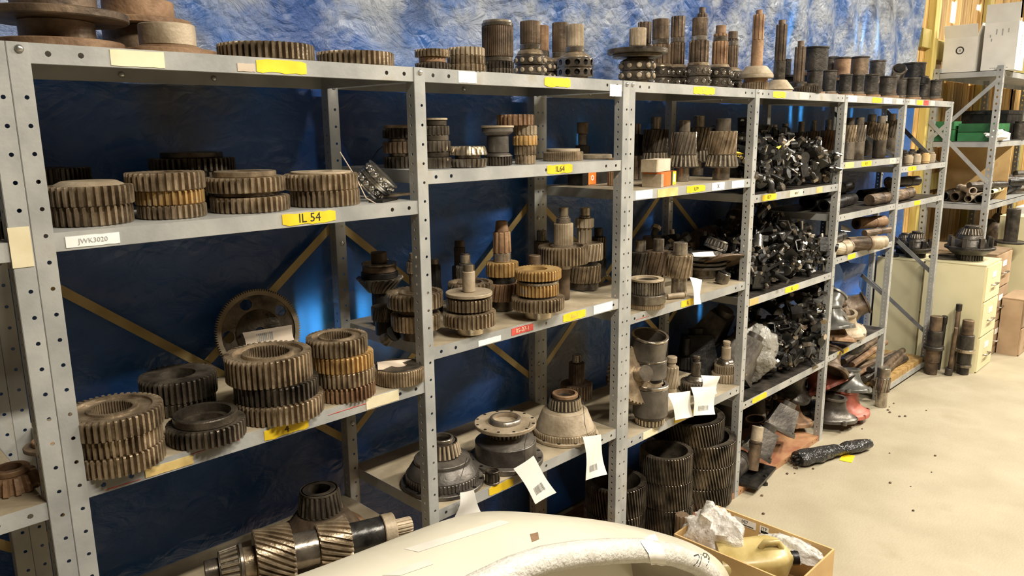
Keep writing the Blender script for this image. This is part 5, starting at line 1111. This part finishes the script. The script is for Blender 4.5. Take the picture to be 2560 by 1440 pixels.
# ---------------------------------------------------------------- cardboard box with jerrycan
def jerrybox():
    z=.30; A=atZ(2066,1378,z); B=atZ(1800,1272,z); Cc=atZ(1682,1335,z)
    x0,x1=1.79,2.09; y0,y1=-.72,-.26
    root=thing('cardboard_box','open worn cardboard box holding a jerrycan beside the pale fender','box',((x0+x1)/2,(y0+y1)/2,0)); w=(x1-x0)/2; d=(y1-y0)/2; t=.006
    for nm,a,b in (('front_panel',(-w,-d,0),(w,-d+t,z)),('back_panel',(-w,d-t,0),(w,d,z)),('side_panel',(-w,-d+t,0),(-w+t,d-t,z)),('side_panel',(w-t,-d+t,0),(w,d-t,z)),('bottom_panel',(-w+t,-d+t,0),(w-t,d-t,t))): MB().box(a,b).build(nm,'cardboard',root)
    xi=w-t-.0006
    for nm,ya,yb,za,zb,mt in (('sticker',-.15,-.03,z-.045,z-.012,'white'),('sticker',.01,.045,z-.04,z-.012,'paper'),('sticker',.06,.15,z-.04,z-.012,'white'),('shipping_label',-.035,.04,z-.10,z-.03,'paper')):
        s=MB().box((xi-.001,ya,za),(xi,yb,zb)).build(nm,mt,root)
        if nm=='sticker':
            text('D68' if ya<0 else 'JTP' if ya<.03 else '0E7',.018,s,(xi-.0016,(ya+yb)/2,(za+zb)/2+.004),(PI/2,0,-PI/2)); MB().box((xi-.0015,ya+.01,za+.003),(xi-.001,yb-.01,za+.007)).build('barcode','ink',s)
        else:
            for k in range(7): MB().box((xi-.0015,ya+.012+k*.007,za+.008),(xi-.001,ya+.0145+k*.007,za+.020)).build('barcode','ink',s)
    # jerrycan
    j=thing('jerrycan','dirty yellow plastic jerrycan with black cap lying in the cardboard box','jerrycan',(*atZ(1888,1402,.245).xy,.245),(R_(14),R_(-6),R_(-47)))
    j.scale=(.9,.9,.9)
    pr=[(-.15,.045,.03),(-.14,.08,.062),(.06,.085,.07),(.10,.07,.06),(.128,.035,.035),(.14,.026,.026)]; v=[];f=[]; n=20
    for x,ry,rz_ in pr:
        for i in range(n):
            a=2*PI*i/n; c,s_=math.cos(a),math.sin(a); v.append((x,ry*math.copysign(abs(c)**.45,c),rz_*math.copysign(abs(s_)**.45,s_)))
    for k in range(len(pr)-1):
        for i in range(n): f.append((k*n+i,k*n+(i+1)%n,(k+1)*n+(i+1)%n,(k+1)*n+i))
    f.append(tuple(range(n-1,-1,-1))); f.append(tuple((len(pr)-1)*n+i for i in range(n)))
    ob('can_body',mesh('can_body',v,f,'jerry',50),j)
    MB().tube([(.135,0,0),(.165,0,0)],.029,18).build('cap','black',j,50)
    MB().tube([(.02,0,.066),(.035,0,.092),(.085,0,.088),(.10,0,.055)],.012,8).build('handle','jerry',j,60)
    blob('plastic_bag','crumpled clear plastic bag rising at the back of the cardboard box','plastic bag',((x0+x1)/2-.03,y1-.10,.27),(.085,.115,.105),'bagclear',2,.45,44,fr=2.4)
    blob('plastic_bag','crumpled clear plastic bag in the front right of the cardboard box','plastic bag',(x1-.05,y0+.13,.265),(.042,.11,.04),'bagclear',11,.35,36,fr=2.2)
    # filler cartons that carry the can
    tag(MB().box((-.12,-.2,0),(.12,.2,.15)).build('inner_carton','cardboard',loc=((x0+x1)/2,(y0+y1)/2,.0065)),'brown inner carton under the jerrycan','box')
jerrybox()
# ---------------------------------------------------------------- pale fender
def fender():
    root=thing('truck_fender','large pale cream truck fender with bubble-wrapped wheel arch in the foreground','fender',(.8,-.7,0)); O=Vector((.8,-.7,0))
    Yr=-.62
    rid=[(560,1500),(740,1440),(900,1380),(1080,1310),(1150,1288),(1200,1277),(1270,1276),(1350,1283),(1500,1302),(1600,1326),(1690,1352),(1760,1382),(1805,1412),(1830,1448),(1838,1500)]
    R1=[atY(x,y,Yr) for x,y in rid]; n=len(R1)
    lipx=[(900,1650),(980,1600),(1060,1560),(1150,1510),(1220,1475),(1290,1440),(1370,1412),(1450,1397),(1540,1388),(1620,1386),(1700,1398),(1750,1417),(1785,1442),(1800,1470),(1806,1510)]
    Yl=-.84
    L1=[atY(x,y,Yl) for x,y in lipx]
    v=[];f=[]; rows=[]
    def row(pts): rows.append(len(v)); v.extend([p-O for p in pts])
    row([Vector((p.x,Yr+.06,.012)) for p in R1]); row([Vector((p.x,Yr+.055,p.z*.6)) for p in R1]); row([p+Vector((0,.035,-.035)) for p in R1]); row([p+Vector((0,.012,-.006)) for p in R1]); row(R1)
    for t in (.2,.4,.6,.8):
        row([a.lerp(b,t)+Vector((0,0,.03*math.sin(PI*t))) for a,b in zip(R1,L1)])
    row([b+Vector((0,.03,.016)) for b in L1])
    for k in range(len(rows)-1):
        for i in range(n-1): a=rows[k]+i; b=rows[k+1]+i; f.append((a,a+1,b+1,b))
    o=ob('fender_skin',mesh('fender_skin',v,f,'fender',180),root); md=o.modifiers.new('s','SUBSURF'); md.levels=2; md.render_levels=2
    md=o.modifiers.new('t','SOLIDIFY'); md.thickness=.006; md.offset=1
    # wrapped arch lip: thick soft roll
    pts=[b+Vector((0,.012,.004))-O for b in L1]
    MB().tube(pts,[.024]*len(pts),12).build('bubble_wrap_lip','bubble',root,180)
    # inner arch
    v=[];f=[]
    for b in L1: v.append(b+Vector((0,.02,-.015))-O); v.append(Vector((b.x,Yr+.04,b.z-.05))-O); v.append(Vector((b.x,Yr+.04,.012))-O)
    for i in range(n-1): a=i*3; f+= [(a,a+3,a+4,a+1),(a+1,a+4,a+5,a+2)]
    ob('arch_liner',mesh('arch_liner',v,f,'fenderinside',60),root)
    dg=bpy.context.evaluated_depsgraph_get(); dg.update()
    def hit(x,y,objs,lift):
        d=ray(x,y).normalized(); best=None
        for q in objs:
            e=q.evaluated_get(dg); mi=e.matrix_world.inverted(); ok,loc,nr,_=e.ray_cast(mi@CAM,(mi.to_3x3()@d).normalized())
            if ok:
                w=e.matrix_world@loc; 
                if best is None or (w-CAM).length<(best-CAM).length: best=w
        return None if best is None else best-d*lift-O
    SK=[o]; LP=[c for c in root.children if c.name.startswith('bubble_wrap')]
    def ribbon(name,pa,pb,mt,lift=.0012):
        v=[];f=[];k=0
        for a_,b_ in zip(pa,pb):
            row=[hit(a_[0]+(b_[0]-a_[0])*t/3,a_[1]+(b_[1]-a_[1])*t/3,SK,lift) for t in range(4)]
            if any(q is None for q in row): continue
            v+=row; k+=1
        for i in range(k-1):
            for t in range(3): f.append((4*i+t,4*i+t+1,4*i+t+5,4*i+t+4))
        if k>1: ob(name,mesh(name,v,f,mt,180),root)
    def lin(a,b,k=6): return [(a[0]+(b[0]-a[0])*i/k,a[1]+(b[1]-a[1])*i/k) for i in range(k+1)]
    ribbon('tape_strip',lin((1010,1372),(1250,1300),14),lin((1046,1380),(1278,1306),14),'tape')
    ribbon('tape_strip',lin((955,1438),(1072,1396),10),lin((1000,1439),(1084,1410),10),'tape')
    ribbon('chipped_paint',lin((1325,1335),(1330,1355),2),lin((1345,1330),(1348,1348),2),'rust')
    def lin2(pts,k=5):
        o_=[]
        for q,w_ in zip(pts,pts[1:]): o_+=[(q[0]+(w_[0]-q[0])*i/k,q[1]+(w_[1]-q[1])*i/k) for i in range(k)]
        return o_+[pts[-1]]
    SK.append(LP[0]); ribbon('paper_label',lin2([(1597,1348),(1622,1385),(1632,1432)],8),lin2([(1632,1324),(1662,1380),(1668,1428)],8),'paper',.003); SK.pop()
    # handwritten number on the wrapped lip
    S1=[[(1735,1390),(1745,1386),(1748,1392),(1744,1404),(1734,1414)],[(1752,1386),(1753,1396),(1750,1408),(1746,1416)],[(1762,1393),(1757,1388),(1760,1383),(1767,1385),(1766,1392),(1761,1394)],[(1767,1385),(1773,1394),(1772,1404),(1766,1414)]]
    b=MB()
    for st in S1:
        pts=[hit(x,y,LP+SK,.001) for x,y in st]; pts=[q for q in pts if q is not None]
        if len(pts)>1: b.tube(pts,.0014,5)
    b.build('handwritten_number','ink',root)
    return root
fender()
